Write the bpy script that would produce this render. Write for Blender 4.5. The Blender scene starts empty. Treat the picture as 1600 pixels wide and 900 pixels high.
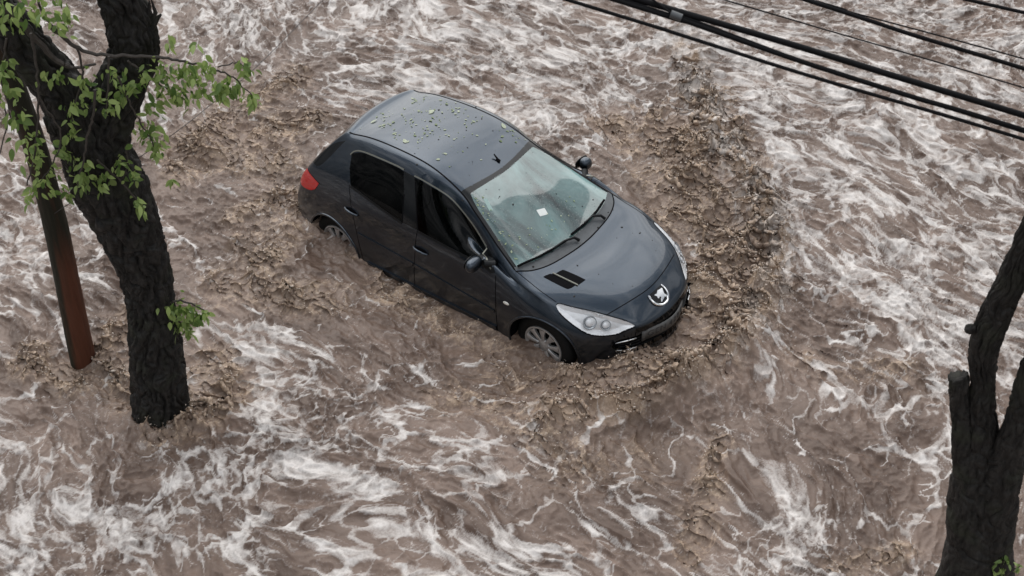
import bpy, bmesh, math, random
import numpy as np
from mathutils import Vector, Matrix, Quaternion
from mathutils.bvhtree import BVHTree
from mathutils.geometry import delaunay_2d_cdt

scene = bpy.context.scene
COL = scene.collection
R_ = math.radians

# ------------------------------------------------------------------ camera, sky, sun, exposure
# car frame -> world: the nose floats a little higher than the tail, water is z = 0
TILT = 0.05
_n = np.array([TILT, 0, 1.0]); _n /= np.linalg.norm(_n)
_x = np.array([1.0, 0, -TILT]); _x /= np.linalg.norm(_x)
CAR_R = np.array([_x, [0, 1, 0], _n])
CAR_O = np.array([0, 0, 0.335])
def c2w(p): return CAR_R @ (np.asarray(p, float) - CAR_O)

CAM_R = np.array([[0.77126, 0.633971, -0.05691], [0.371859, -0.521334, -0.76807], [-0.516603, 0.571219, -0.637832]])
CAM_C = np.array([7.881557, -8.43856, 9.380886])
CAM_F = 2388.592
CW = c2w(CAM_C)
RW = CAM_R @ CAR_R.T                      # rows: right, down, forward in the world

cam_data = bpy.data.cameras.new('camera')
cam = bpy.data.objects.new('camera', cam_data); COL.objects.link(cam)
cam_data.sensor_width = 36.0
cam_data.lens = CAM_F / 1600 * 36.0
cam_data.clip_start = 0.1
cam_data.clip_end = 5000
_m = Matrix(((RW[0][0], -RW[1][0], -RW[2][0], CW[0]),
             (RW[0][1], -RW[1][1], -RW[2][1], CW[1]),
             (RW[0][2], -RW[1][2], -RW[2][2], CW[2]), (0, 0, 0, 1)))
cam.matrix_world = _m
scene.camera = cam
cam_data.dof.use_dof = True
cam_data.dof.focus_distance = float(np.linalg.norm(CW - np.array([0.6, -0.3, 0.5])))
cam_data.dof.aperture_fstop = 4.0

SUN_EL, SUN_AZ = 42.0, 140.0               # azimuth measured from +X towards +Y
world = bpy.data.worlds.new('World'); scene.world = world
world.use_nodes = True
nt = world.node_tree; nt.nodes.clear()
def wn(t, **k):
    n = nt.nodes.new(t)
    for a, b in k.items(): setattr(n, a, b)
    return n
sky = wn('ShaderNodeTexSky', sky_type='NISHITA', sun_disc=False)
sky.sun_elevation = R_(SUN_EL); sky.sun_rotation = R_(90 - SUN_AZ)
sky.air_density = 1.0; sky.dust_density = 3.0
hsv = wn('ShaderNodeHueSaturation'); hsv.inputs['Saturation'].default_value = 0.3
nt.links.new(sky.outputs[0], hsv.inputs['Color'])
tc = wn('ShaderNodeTexCoord')
sep = wn('ShaderNodeSeparateXYZ'); nt.links.new(tc.outputs['Generated'], sep.inputs[0])
mx = wn('ShaderNodeMath', operation='MAXIMUM'); mx.inputs[1].default_value = 0.12
nt.links.new(sep.outputs['Z'], mx.inputs[0])
cmb = wn('ShaderNodeCombineXYZ')
for i, a in enumerate('XY'):
    d = wn('ShaderNodeMath', operation='DIVIDE')
    nt.links.new(sep.outputs[a], d.inputs[0]); nt.links.new(mx.outputs[0], d.inputs[1])
    nt.links.new(d.outputs[0], cmb.inputs[i])
nz = wn('ShaderNodeTexNoise'); nz.inputs['Scale'].default_value = 1.9
nz.inputs['Detail'].default_value = 6.0; nz.inputs['Roughness'].default_value = 0.55; nz.inputs['Distortion'].default_value = 0.6
nt.links.new(cmb.outputs[0], nz.inputs['Vector'])
rmp = wn('ShaderNodeValToRGB')
rmp.color_ramp.elements[0].position = 0.40; rmp.color_ramp.elements[0].color = (2.4, 2.7, 3.1, 1)
rmp.color_ramp.elements[1].position = 0.62; rmp.color_ramp.elements[1].color = (13.4, 13.5, 13.7, 1)
nt.links.new(nz.outputs[0], rmp.inputs[0])
mixc = wn('ShaderNodeMixRGB'); mixc.inputs[0].default_value = 0.8
nt.links.new(hsv.outputs[0], mixc.inputs[1]); nt.links.new(rmp.outputs[0], mixc.inputs[2])
horizon_dim = wn('ShaderNodeMapRange'); horizon_dim.inputs['To Min'].default_value = 0.10; horizon_dim.inputs['To Max'].default_value = 1.18; horizon_dim.inputs['From Max'].default_value = 0.9
nt.links.new(sep.outputs['Z'], horizon_dim.inputs['Value'])   # overcast falloff, horizon darkened further to stand in for unbuilt trees and buildings
ovc = wn('ShaderNodeVectorMath', operation='MULTIPLY'); nt.links.new(mixc.outputs[0], ovc.inputs[0]); nt.links.new(horizon_dim.outputs[0], ovc.inputs[1])
bg = wn('ShaderNodeBackground'); bg.inputs['Strength'].default_value = 0.1
nt.links.new(ovc.outputs[0], bg.inputs['Color'])
out = wn('ShaderNodeOutputWorld'); nt.links.new(bg.outputs[0], out.inputs['Surface'])

sun_data = bpy.data.lights.new('sun', 'SUN'); sun_data.energy = 1.5; sun_data.angle = R_(84)
sun_data.color = (1.0, 0.98, 0.95)
sun = bpy.data.objects.new('sun', sun_data); COL.objects.link(sun)
_sd = Vector((math.cos(R_(SUN_EL)) * math.cos(R_(SUN_AZ)), math.cos(R_(SUN_EL)) * math.sin(R_(SUN_AZ)), math.sin(R_(SUN_EL))))
sun.rotation_euler = _sd.to_track_quat('Z', 'Y').to_euler()
sun.location = (0, 0, 30)

scene.view_settings.view_transform = 'Standard'
scene.view_settings.look = 'None'
scene.view_settings.gamma = 1.0
scene.view_settings.exposure = 0.42
scene.view_settings.use_curve_mapping = False
scene.render.resolution_x = 1024; scene.render.resolution_y = 576
scene.render.engine = 'CYCLES'
scene.cycles.use_denoising = True
scene.cycles.max_bounces = 8
scene.cycles.transparent_max_bounces = 16


# ------------------------------------------------------------------ helpers
def tag(o, label=None, cat=None, group=None, kind=None):
    if label: o['label'] = label
    if cat: o['category'] = cat
    if group: o['group'] = group
    if kind: o['kind'] = kind
    return o
def link(o, parent=None):
    COL.objects.link(o)
    if parent is not None: o.parent = parent
    return o
def empty(name, loc=(0, 0, 0)):
    o = bpy.data.objects.new(name, None); o.location = loc
    o.empty_display_size = 0.2
    return link(o)
def mesh(name, V, F, mat, parent=None, smooth=True, normals=None):
    me = bpy.data.meshes.new(name)
    me.from_pydata([tuple(map(float, v)) for v in V], [], [tuple(map(int, f)) for f in F])
    me.materials.append(mat)
    if smooth: me.polygons.foreach_set('use_smooth', [True] * len(me.polygons))
    me.update()
    if normals is not None: me.normals_split_custom_set_from_vertices([tuple(map(float, n)) for n in normals])
    return link(bpy.data.objects.new(name, me), parent)
class MB:
    """collects simple solids into one mesh"""
    def __init__(s): s.V = []; s.F = []
    def add(s, V, F):
        b = len(s.V); s.V += [tuple(v) for v in V]; s.F += [tuple(i + b for i in f) for f in F]
    def box(s, c, size, rot=None, bevel=0.0):
        bm = bmesh.new(); bmesh.ops.create_cube(bm, size=1)
        for v in bm.verts: v.co = Vector((v.co.x * size[0], v.co.y * size[1], v.co.z * size[2]))
        if bevel: bmesh.ops.bevel(bm, geom=bm.edges[:] , offset=bevel, segments=3, affect='EDGES', profile=0.6)
        M = (rot.to_4x4() if rot is not None else Matrix())
        s.add([(M @ v.co) + Vector(c) for v in bm.verts], [[v.index for v in f.verts] for f in bm.faces]); bm.free()
    def tube(s, pts, rad, seg=8, cap=True):
        pts = [Vector(p) for p in pts]; n = len(pts)
        if not hasattr(rad, '__len__'): rad = [rad] * n
        t0 = (pts[1] - pts[0]).normalized()
        u = t0.orthogonal().normalized(); rings = []
        for i, p in enumerate(pts):
            t = (pts[min(i + 1, n - 1)] - pts[max(i - 1, 0)]).normalized()
            u = (u - t * u.dot(t)).normalized(); w = t.cross(u)
            rings.append([p + (u * math.cos(a) + w * math.sin(a)) * rad[i] for a in [2 * math.pi * k / seg for k in range(seg)]])
        V = [v for r in rings for v in r]; F = []
        for i in range(n - 1):
            for k in range(seg):
                F.append((i * seg + k, i * seg + (k + 1) % seg, (i + 1) * seg + (k + 1) % seg, (i + 1) * seg + k))
        if cap: F.append(tuple(range(seg))[::-1]); F.append(tuple((n - 1) * seg + k for k in range(seg)))
        s.add(V, F)
    def lathe(s, prof, seg=48, axis='y', c=(0, 0, 0), sgn=1):
        V = []; F = []; n = len(prof)
        for k in range(seg):
            a = 2 * math.pi * k / seg
            for r, h in prof: V.append((c[0] + r * math.cos(a), c[1] + sgn * h, c[2] + r * math.sin(a)))
        for k in range(seg):
            k2 = (k + 1) % seg
            for i in range(n - 1):
                F.append((k * n + i, k * n + i + 1, k2 * n + i + 1, k2 * n + i))
        s.add(V, F)
    def ellipsoid(s, c, r, rot=None, seg=24, rings=14, sq=1.0):
        V = []; F = []
        f = lambda x: math.copysign(abs(x) ** sq, x)
        for i in range(rings + 1):
            th = math.pi * i / rings
            for k in range(seg):
                ph = 2 * math.pi * k / seg
                p = Vector((r[0] * f(math.sin(th)) * f(math.cos(ph)), r[1] * f(math.sin(th)) * f(math.sin(ph)), r[2] * f(math.cos(th))))
                if rot is not None: p = rot @ p
                V.append(p + Vector(c))
        for i in range(rings):
            for k in range(seg):
                F.append((i * seg + k, (i + 1) * seg + k, (i + 1) * seg + (k + 1) % seg, i * seg + (k + 1) % seg))
        s.add(V, F)
    def build(s, name, mat, parent=None, smooth=True):
        o = mesh(name, s.V, s.F, mat, parent, smooth)
        bm = bmesh.new(); bm.from_mesh(o.data); bmesh.ops.remove_doubles(bm, verts=bm.verts, dist=1e-6)
        bmesh.ops.recalc_face_normals(bm, faces=bm.faces)
        if smooth:
            for e in bm.edges:
                if len(e.link_faces) == 2 and e.calc_face_angle(0) > 0.7: e.smooth = False
        bm.to_mesh(o.data); bm.free()
        return o

# ---- materials
def new_mat(name):
    m = bpy.data.materials.new(name); m.use_nodes = True
    t = m.node_tree; t.nodes.clear()
    o = t.nodes.new('ShaderNodeOutputMaterial')
    return m, t, o
def N(t, typ, ins=None, **k):
    n = t.nodes.new(typ)
    for a, b in k.items(): setattr(n, a, b)
    for a, b in (ins or {}).items():
        if hasattr(b, 'is_linked') or isinstance(b, bpy.types.NodeSocket): t.links.new(b, n.inputs[a])
        else: n.inputs[a].default_value = b
    return n
def pbr(name, col, rough=0.5, metal=0.0, spec=0.5, coat=0.0, coat_rough=0.03, noise=0.0, nscale=20, bump=0.0, bscale=60):
    m, t, o = new_mat(name)
    p = N(t, 'ShaderNodeBsdfPrincipled', {'Base Color': (*col, 1), 'Roughness': rough, 'Metallic': metal, 'Specular IOR Level': spec, 'Coat Weight': coat, 'Coat Roughness': coat_rough})
    if noise or bump:
        tc = N(t, 'ShaderNodeTexCoord')
        if noise:
            nz = N(t, 'ShaderNodeTexNoise', {'Vector': tc.outputs['Object'], 'Scale': nscale, 'Detail': 6.0})
            mr = N(t, 'ShaderNodeMapRange', {'Value': nz.outputs[0], 'From Min': 0.3, 'From Max': 0.7, 'To Min': 1 - noise, 'To Max': 1 + noise})
            mu = N(t, 'ShaderNodeVectorMath', {0: (*col,), 1: mr.outputs[0]}, operation='MULTIPLY')
            t.links.new(mu.outputs[0], p.inputs['Base Color'])
        if bump:
            nb = N(t, 'ShaderNodeTexNoise', {'Vector': tc.outputs['Object'], 'Scale': bscale, 'Detail': 8.0})
            bp = N(t, 'ShaderNodeBump', {'Height': nb.outputs[0], 'Strength': 1.0, 'Distance': bump})
            t.links.new(bp.outputs[0], p.inputs['Normal'])
    t.links.new(p.outputs[0], o.inputs[0])
    return m


# ------------------------------------------------------------------ the car
def paint_mat():
    m, t, o = new_mat('blue_grey_paint')
    tc = N(t, 'ShaderNodeTexCoord')
    dirt = N(t, 'ShaderNodeTexNoise', {'Vector': tc.outputs['Object'], 'Scale': 3.0, 'Detail': 8.0, 'Roughness': 0.6})
    fine = N(t, 'ShaderNodeTexNoise', {'Vector': tc.outputs['Object'], 'Scale': 90.0, 'Detail': 4.0})
    mr = N(t, 'ShaderNodeMapRange', {'Value': dirt.outputs[0], 'From Min': 0.35, 'From Max': 0.7, 'To Min': 0.16, 'To Max': 0.30})
    p = N(t, 'ShaderNodeBsdfPrincipled', {'Base Color': (0.031, 0.042, 0.056, 1), 'Metallic': 0.94, 'Roughness': 0.30, 'Coat Weight': 1.0, 'Coat IOR': 1.5, 'Coat Tint': (0.90, 0.95, 1.0, 1)})
    # water beads and grime on the lacquer
    vo = N(t, 'ShaderNodeTexVoronoi', {'Vector': tc.outputs['Object'], 'Scale': 70.0})
    bead = N(t, 'ShaderNodeMapRange', {'Value': vo.outputs['Distance'], 'From Min': 0.0, 'From Max': 0.3, 'To Min': 1.0, 'To Max': 0.0})
    bmp = N(t, 'ShaderNodeBump', {'Height': bead.outputs[0], 'Strength': 0.25, 'Distance': 0.002})
    cr = N(t, 'ShaderNodeMapRange', {'Value': dirt.outputs[0], 'From Min': 0.4, 'From Max': 0.7, 'To Min': 0.02, 'To Max': 0.12})
    t.links.new(cr.outputs[0], p.inputs['Coat Roughness'])
    t.links.new(bmp.outputs[0], p.inputs['Coat Normal'])
    t.links.new(p.outputs[0], o.inputs[0])
    return m
def glass_mat(name, tint, diffuse_col, diffuse_lo, diffuse_hi, ior=1.6, fscale=2.5, stretch=(1, 1, 1), gloss=1.0):
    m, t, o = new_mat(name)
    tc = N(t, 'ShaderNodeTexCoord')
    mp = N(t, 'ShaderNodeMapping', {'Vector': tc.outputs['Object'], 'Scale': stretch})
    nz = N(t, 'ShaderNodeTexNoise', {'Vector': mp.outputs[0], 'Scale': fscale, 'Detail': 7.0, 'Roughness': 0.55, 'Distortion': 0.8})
    mr = N(t, 'ShaderNodeMapRange', {'Value': nz.outputs[0], 'From Min': 0.36, 'From Max': 0.66, 'To Min': diffuse_lo, 'To Max': diffuse_hi})
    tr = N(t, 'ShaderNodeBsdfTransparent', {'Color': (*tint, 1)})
    df = N(t, 'ShaderNodeBsdfDiffuse', {'Color': (*diffuse_col, 1)})
    mx = N(t, 'ShaderNodeMixShader', {0: mr.outputs[0], 1: tr.outputs[0], 2: df.outputs[0]})  # patchy diffuse layer mixed with the clear tint
    vo = N(t, 'ShaderNodeTexVoronoi', {'Vector': tc.outputs['Object'], 'Scale': 60.0})
    bead = N(t, 'ShaderNodeMapRange', {'Value': vo.outputs['Distance'], 'From Min': 0.0, 'From Max': 0.3, 'To Min': 1.0, 'To Max': 0.0})
    bmp = N(t, 'ShaderNodeBump', {'Height': bead.outputs[0], 'Strength': 0.2, 'Distance': 0.002})
    gl = N(t, 'ShaderNodeBsdfGlossy', {'Color': (gloss, gloss, gloss, 1), 'Roughness': 0.03, 'Normal': bmp.outputs[0]})
    fr = N(t, 'ShaderNodeFresnel', {'IOR': ior})
    geo = N(t, 'ShaderNodeNewGeometry')
    inv = N(t, 'ShaderNodeMath', {0: 1.0, 1: geo.outputs['Backfacing']}, operation='SUBTRACT')   # a thin pane: nothing is trapped inside
    ff = N(t, 'ShaderNodeMath', {0: fr.outputs[0], 1: inv.outputs[0]}, operation='MULTIPLY')
    m2 = N(t, 'ShaderNodeMixShader', {0: ff.outputs[0], 1: mx.outputs[0], 2: gl.outputs[0]})
    t.links.new(m2.outputs[0], o.inputs[0])
    return m
M_paint = paint_mat()
M_black = pbr('black_plastic', (0.008, 0.009, 0.010), 0.4, spec=.25, bump=0.001, bscale=200)
M_gloss_black = pbr('gloss_black_trim', (0.006, 0.007, 0.008), 0.12, spec=0.35)
M_gap = pbr('rubber_gap', (0.004, 0.004, 0.005), 0.8, spec=0.08)
M_cowl = pbr('grey_cowl_plastic', (0.07, 0.078, 0.085), 0.45, noise=0.3, nscale=8)
M_tyre = pbr('tyre_rubber', (0.008, 0.008, 0.008), 0.7, spec=.2, bump=0.002, bscale=80)
M_rim = pbr('silver_wheel', (0.55, 0.55, 0.55), 0.3, metal=0.7, noise=0.12, nscale=15)
M_chrome = pbr('chrome', (0.85, 0.86, 0.87), 0.12, metal=1.0)
M_trim = pbr('dull_trim', (0.22, 0.22, 0.19), 0.35, metal=0.5)
M_red = pbr('red_lens', (0.50, 0.012, 0.012), 0.12, coat=1.0)
M_amber = pbr('clear_white_lens', (0.75, 0.73, 0.68), 0.15, coat=1.0)
M_refl = pbr('silver_reflector', (0.98, 0.98, 0.985), 0.22, metal=0.2, bump=.004, bscale=18, noise=0.06, nscale=30)
M_reflgrey = pbr('grey_reflector', (0.42, 0.44, 0.46), 0.25, metal=0.6)
M_seat = pbr('grey_seat_cloth', (0.09, 0.095, 0.10), 0.9)
M_dash = pbr('dashboard_plastic', (0.05, 0.055, 0.058), 0.7)
M_plate = pbr('plate_face', (0.10, 0.10, 0.098), 0.4, noise=0.25, nscale=30)
M_paper = pbr('white_paper', (0.75, 0.78, 0.76), 0.8)
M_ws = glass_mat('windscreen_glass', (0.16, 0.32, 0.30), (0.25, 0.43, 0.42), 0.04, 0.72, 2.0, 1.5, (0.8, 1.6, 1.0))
M_side = glass_mat('dark_side_glass', (0.06, 0.07, 0.07), (0.02, 0.024, 0.024), 0.0, 0.08, 1.35, gloss=0.6)
M_clear = glass_mat('clear_lens', (0.93, 0.94, 0.95), (0.8, 0.8, 0.8), 0.0, 0.05, 1.35)

# ---- car body cage: half car, y>0; rows A..H, stations 0..11
LN=dict(
A=[(-1.86,.66,.24),(-1.62,.77,.22),(-1.1,.83,.2),(-.64,.835,.2),(-.19,.84,.2),(.24,.84,.2),(.5,.84,.2),(.78,.84,.2),(1.12,.83,.2),(1.43,.80,.2),(1.67,.70,.19),(1.80,.55,.19)],
B=[(-1.88,.70,.52),(-1.62,.805,.54),(-1.1,.855,.55),(-.64,.865,.55),(-.19,.868,.55),(.24,.868,.55),(.5,.868,.55),(.78,.865,.54),(1.12,.862,.50),(1.43,.835,.43),(1.66,.735,.35),(1.80,.59,.32)],
C=[(-1.79,.69,.80),(-1.60,.765,.82),(-1.1,.82,.86),(-.64,.842,.84),(-.19,.85,.82),(.24,.85,.80),(.5,.85,.785),(.78,.848,.765),(1.12,.848,.69),(1.43,.825,.585),(1.66,.73,.46),(1.81,.60,.42)],
D=[(-1.66,.645,1.02),(-1.50,.68,1.07),(-1.05,.725,1.135),(-.64,.765,1.10),(-.19,.785,1.07),(.24,.79,1.035),(.50,.785,1.01),(.75,.778,.985),(1.10,.812,.81),(1.42,.80,.69),(1.66,.705,.57),(1.82,.575,.50)],
E=[(-1.40,.515,1.32),(-1.27,.54,1.335),(-1.02,.565,1.375),(-.65,.585,1.41),(-.2,.595,1.385),(.12,.595,1.27),(.45,.645,1.045),(.735,.72,.94),(1.08,.765,.885),(1.40,.755,.785),(1.66,.65,.67),(1.86,.52,.585)],
F=[(-1.34,.425,1.395),(-1.22,.437,1.435),(-1.0,.447,1.48),(-.63,.458,1.507),(-.2,.47,1.487),(.165,.49,1.365),(.56,.60,1.158),(.92,.70,.972),(1.22,.705,.885),(1.42,.675,.825),(1.774,.503,.728),(1.985,.389,.632)],
G=[(-1.37,.22,1.42),(-1.24,.22,1.455),(-1.0,.225,1.495),(-.64,.23,1.522),(-.2,.24,1.508),(.195,.25,1.388),(.64,.32,1.17),(1.09,.37,.945),(1.38,.38,.895),(1.60,.37,.845),(1.86,.29,.755),(2.045,.2,.62)],
H=[(-1.38,0,1.425),(-1.25,0,1.46),(-1.0,0,1.50),(-.65,0,1.527),(-.2,0,1.512),(.205,0,1.392),(.68,0,1.172),(1.16,0,.925),(1.45,0,.89),(1.68,0,.845),(1.90,0,.757),(2.07,0,.61)],
)
FC={'D':[(1.985,.42,.54),(2.07,.2,.535),(2.10,0,.53)],'C':[(1.99,.43,.43),(2.085,.2,.43),(2.12,0,.43)],'B':[(1.98,.43,.33),(2.075,.2,.33),(2.11,0,.33)],'A':[(1.94,.40,.19),(2.03,.2,.19),(2.06,0,.19)]}
RC={'D':[(-1.70,.5,1.02),(-1.74,.25,1.02),(-1.76,0,1.02)],'C':[(-1.84,.5,.80),(-1.88,.25,.80),(-1.89,0,.80)],'B':[(-1.92,.5,.5),(-1.95,.25,.5),(-1.96,0,.5)],'A':[(-1.90,.5,.24),(-1.92,.25,.24),(-1.93,0,.24)]}
def body_surface(levels=5):
    verts=[];idx={}
    def v(p):
        k=tuple(round(c,5) for c in p)
        if k not in idx: idx[k]=len(verts);verts.append(k)
        return idx[k]
    faces=[]
    def grid(rows):
        for a,b in zip(rows,rows[1:]):
            for i in range(len(a)-1):
                for s in(1,-1):
                    q=[(p[0],s*p[1],p[2]) for p in (a[i],a[i+1],b[i+1],b[i])]
                    q=[v(p) for p in q]
                    faces.append(q if s==-1 else q[::-1])
    grid([LN[k] for k in 'ABCDEFGH'])
    grid([[LN['E'][11],LN['F'][11],LN['G'][11],LN['H'][11]]]+[[LN[k][11]]+FC[k] for k in 'DCBA'])
    faces_r=len(faces)
    grid([[LN['E'][0],LN['F'][0],LN['G'][0],LN['H'][0]]]+[[LN[k][0]]+RC[k] for k in 'DCBA'])
    me=bpy.data.meshes.new('cage');me.from_pydata(verts,[],faces)
    bm=bmesh.new();bm.from_mesh(me);bmesh.ops.recalc_face_normals(bm,faces=bm.faces)
    bm.to_mesh(me);bm.free()
    ob=bpy.data.objects.new('cage',me);bpy.context.scene.collection.objects.link(ob)
    m=ob.modifiers.new('s','SUBSURF');m.levels=3;m.render_levels=3;m.boundary_smooth='PRESERVE_CORNERS'
    tgt=np.array(verts);n=len(verts);cur=tgt.copy()
    def ev():
        dg=bpy.context.evaluated_depsgraph_get();dg.update()
        return bpy.data.meshes.new_from_object(ob.evaluated_get(dg))
    for it in range(7):
        r=ev();co=np.empty(len(r.vertices)*3);r.vertices.foreach_get('co',co)
        cur+=.8*(tgt-co.reshape(-1,3)[:n]);bpy.data.meshes.remove(r)
        me.vertices.foreach_set('co',cur.ravel());me.update()
    m.levels=levels
    r=ev()
    V=np.empty(len(r.vertices)*3);r.vertices.foreach_get('co',V);V=V.reshape(-1,3)
    bm=bmesh.new();bm.from_mesh(r);bmesh.ops.triangulate(bm,faces=bm.faces)
    if sum(f.normal.z*f.calc_area() for f in bm.faces)<0: bmesh.ops.reverse_faces(bm,faces=bm.faces)
    bm.to_mesh(r);bm.free()
    T=np.empty(len(r.polygons)*3,int);r.polygons.foreach_get('vertices',T)
    bpy.data.objects.remove(ob)
    bpy.data.meshes.remove(r)
    return V,T.reshape(-1,3)


CV, CT = body_surface(5)
def swell(P):
    """the left front corner stands out a little further than the right one"""
    P = np.array(P, float); x, y, z = P[..., 0], P[..., 1], P[..., 2]
    k = np.exp(-((x - 1.80) / .27) ** 2) * np.clip((y - .25) / .35, 0, 1) ** 1.5
    P[..., 1] = y + .085 * k; P[..., 0] = x + .02 * k
    return P
CV = swell(CV)
BVH = BVHTree.FromPolygons([tuple(p) for p in CV], [tuple(map(int, q)) for q in CT])
def vnormals(V, T):
    n = np.cross(V[T[:, 1]] - V[T[:, 0]], V[T[:, 2]] - V[T[:, 0]]); o = np.zeros_like(V)
    for i in range(3): np.add.at(o, T[:, i], n)
    return o / (np.linalg.norm(o, axis=1, keepdims=True) + 1e-12)
CN = vnormals(CV, CT)
LAB = np.zeros(len(CT), int)
def crom(P, n=6, closed=True, corner=50):
    """Catmull-Rom through P, kept sharp where it turns by more than `corner` degrees"""
    P = np.array(P, float); k = len(P); out = []
    def ang(i):
        a = P[i] - P[i - 1]; b = P[(i + 1) % k] - P[i]
        return math.degrees(math.acos(max(-1, min(1, a @ b / (np.linalg.norm(a) * np.linalg.norm(b) + 1e-9)))))
    sharp = [ang(i) > corner for i in range(k)]
    if not closed: sharp[0] = sharp[-1] = True
    for i in range(k if closed else k - 1):
        j = (i + 1) % k; p1, p2 = P[i], P[j]
        m1 = (p2 - p1) if sharp[i] else (p2 - P[i - 1]) / 2
        m2 = (p2 - p1) if sharp[j] else (P[(j + 1) % k] - p1) / 2
        for s in range(n):
            u = s / n; u2, u3 = u * u, u * u * u
            out.append((2*u3-3*u2+1)*p1 + (u3-2*u2+u)*m1 + (-2*u3+3*u2)*p2 + (u3-u2)*m2)
    if not closed: out.append(P[-1])
    return np.array(out)
def sdist(Q, poly):
    """signed distance (inside positive) and vector to the nearest outline point"""
    best = np.full(len(Q), 1e9); vec = np.zeros((len(Q), 2)); ins = np.zeros(len(Q), bool)
    for a, b in zip(poly, np.roll(poly, -1, 0)):
        d = b - a; L = d @ d
        if L < 1e-12: continue
        t = np.clip(((Q - a) @ d) / L, 0, 1); r = a + t[:, None] * d - Q; q = (r * r).sum(1)
        w = q < best; best[w] = q[w]; vec[w] = r[w]
        c = (a[1] > Q[:, 1]) != (b[1] > Q[:, 1])
        if abs(d[1]) > 1e-12: ins ^= c & (Q[:, 0] < a[0] + (Q[:, 1] - a[1]) * d[0] / d[1])
    return np.where(ins, 1, -1) * np.sqrt(best), vec
AX = {'side_r': ((1,0,0),(0,0,1),(0,-1,0)), 'side_l': ((1,0,0),(0,0,1),(0,1,0)), 'top': ((1,0,0),(0,1,0),(0,0,1)), 'front': ((0,1,0),(0,0,1),(1,0,0))}
def cut(poly, view, label, only=None, lim=None, n=6):
    """moves surface vertices onto the outline and labels the faces inside it"""
    global LAB
    if isinstance(view, str): a, b, d = (np.array(x, float) for x in AX[view])
    else: a, b, d = view
    poly = crom(poly, n)
    Q = np.c_[CV @ a, CV @ b]
    lo, hi = poly.min(0) - .05, poly.max(0) + .05
    vis = (CN @ d > 0.12) & (Q > lo).all(1) & (Q < hi).all(1)
    if lim is not None: vis &= lim(CV)
    ix = np.where(vis)[0]
    if not len(ix): return
    sd, vec = sdist(Q[ix], poly)
    near = np.abs(sd) < 0.0055
    for i, v in zip(ix[near], vec[near]):
        n_ = CN[i]; s = -(v[0] * (a @ n_) + v[1] * (b @ n_)) / (d @ n_)
        s = max(-.03, min(.03, s))
        CV[i] += v[0] * a + v[1] * b + s * d
    full = np.zeros(len(CV), bool); full[ix] = True
    tm = full[CT].all(1); ti = np.where(tm)[0]
    cen = CV[CT[ti]].mean(1)
    s2, _ = sdist(np.c_[cen @ a, cen @ b], poly)
    sel = s2 > 0
    if only is not None: sel &= np.isin(LAB[ti], only)
    LAB[ti[sel]] = label
def basis(d):
    d = np.array(d, float); d /= np.linalg.norm(d)
    a = np.cross([0, 0, 1.0], d); a /= np.linalg.norm(a)
    return a, np.cross(d, a), d
def cutv(poly3, d, label, **k):
    a, b, dd = basis(d); P = np.array(poly3, float)
    cut(np.c_[P @ a, P @ b], (a, b, dd), label, lim=lambda V: np.linalg.norm(V - P.mean(0), axis=1) < 1.2 * np.linalg.norm(P - P.mean(0), axis=1).max(), **k)
mir = lambda P: swell([(p[0], -p[1], p[2]) for p in P]).tolist()
def onsurf(p, off=0.0):
    co, no, i, dist = BVH.find_nearest(Vector(p)); return co + no * off, no
def resample(P, step=0.012):
    P = np.array(P, float); s = np.r_[0, np.cumsum(np.linalg.norm(np.diff(P, axis=0), axis=1))]
    n = max(2, int(s[-1] / step)); q = np.linspace(0, s[-1], n)
    return np.c_[[np.interp(q, s, P[:, i]) for i in range(3)]].T
def ribbon(mb, pts, w=0.007, off=0.0015, n=6, smooth=True, thick=0.004):
    P = resample(crom(pts, n, closed=False, corner=60) if smooth else pts)
    S = [onsurf(p) for p in P]; rows = []
    for i, (p, nn) in enumerate(S):
        t = (S[min(i + 1, len(S) - 1)][0] - S[max(i - 1, 0)][0]).normalized(); u = nn.cross(t).normalized() * (w / 2)
        rows.append((p - u - nn * thick, p - u + nn * off, p + u + nn * off, p + u - nn * thick))
    V = [v for r in rows for v in r]; F = []
    for i in range(len(rows) - 1):
        for k in range(3): F.append((4*i+k, 4*i+k+1, 4*i+4+k+1, 4*i+4+k))
    mb.add(V, F)
def decal(name, poly3, d, mat, parent, off=0.003, step=0.02, thick=0.006, n=6, smooth=True):
    """a thin plate lying on the body, outline given on the surface, seen along -d"""
    a, b, d = basis(d); P = np.array(poly3, float)
    q = np.c_[P @ a, P @ b]
    if smooth: q = crom(q, n)
    h = float((P @ d).max()) + .5
    sd = lambda X: sdist(np.array(X), q)[0]
    lo, hi = q.min(0), q.max(0)
    gx, gy = np.meshgrid(np.arange(lo[0], hi[0], step), np.arange(lo[1], hi[1], step))
    G = np.c_[gx.ravel(), gy.ravel()]; G = G[sd(G) > step * .4] if len(G) else G
    pts = [Vector(x) for x in q] + [Vector(x) for x in G]
    vo, ed, fa, *_ = delaunay_2d_cdt(pts, [], [list(range(len(q)))], 1, 1e-6)
    V = []; Nn = []
    for v in vo:
        o_ = Vector(a) * v.x + Vector(b) * v.y + Vector(d) * h
        hit = BVH.ray_cast(o_, -Vector(d))
        if hit[0] is None: hit = onsurf(o_ - Vector(d) * .5) + (0, 0)
        V.append(hit[0] + hit[1] * off); Nn.append(hit[1])
    nb = len(V); F = [tuple(f) for f in fa]
    cnt = {}
    for f in F:
        for i in range(len(f)):
            e = (f[i], f[(i + 1) % len(f)]); cnt[e] = 1
    V2 = V + [v - n_ * thick for v, n_ in zip(V, Nn)]
    for e in list(cnt):
        if (e[1], e[0]) not in cnt: F.append((e[1], e[0], e[0] + nb, e[1] + nb))
    return mesh(name, V2, F, mat, parent, smooth=False)

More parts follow.
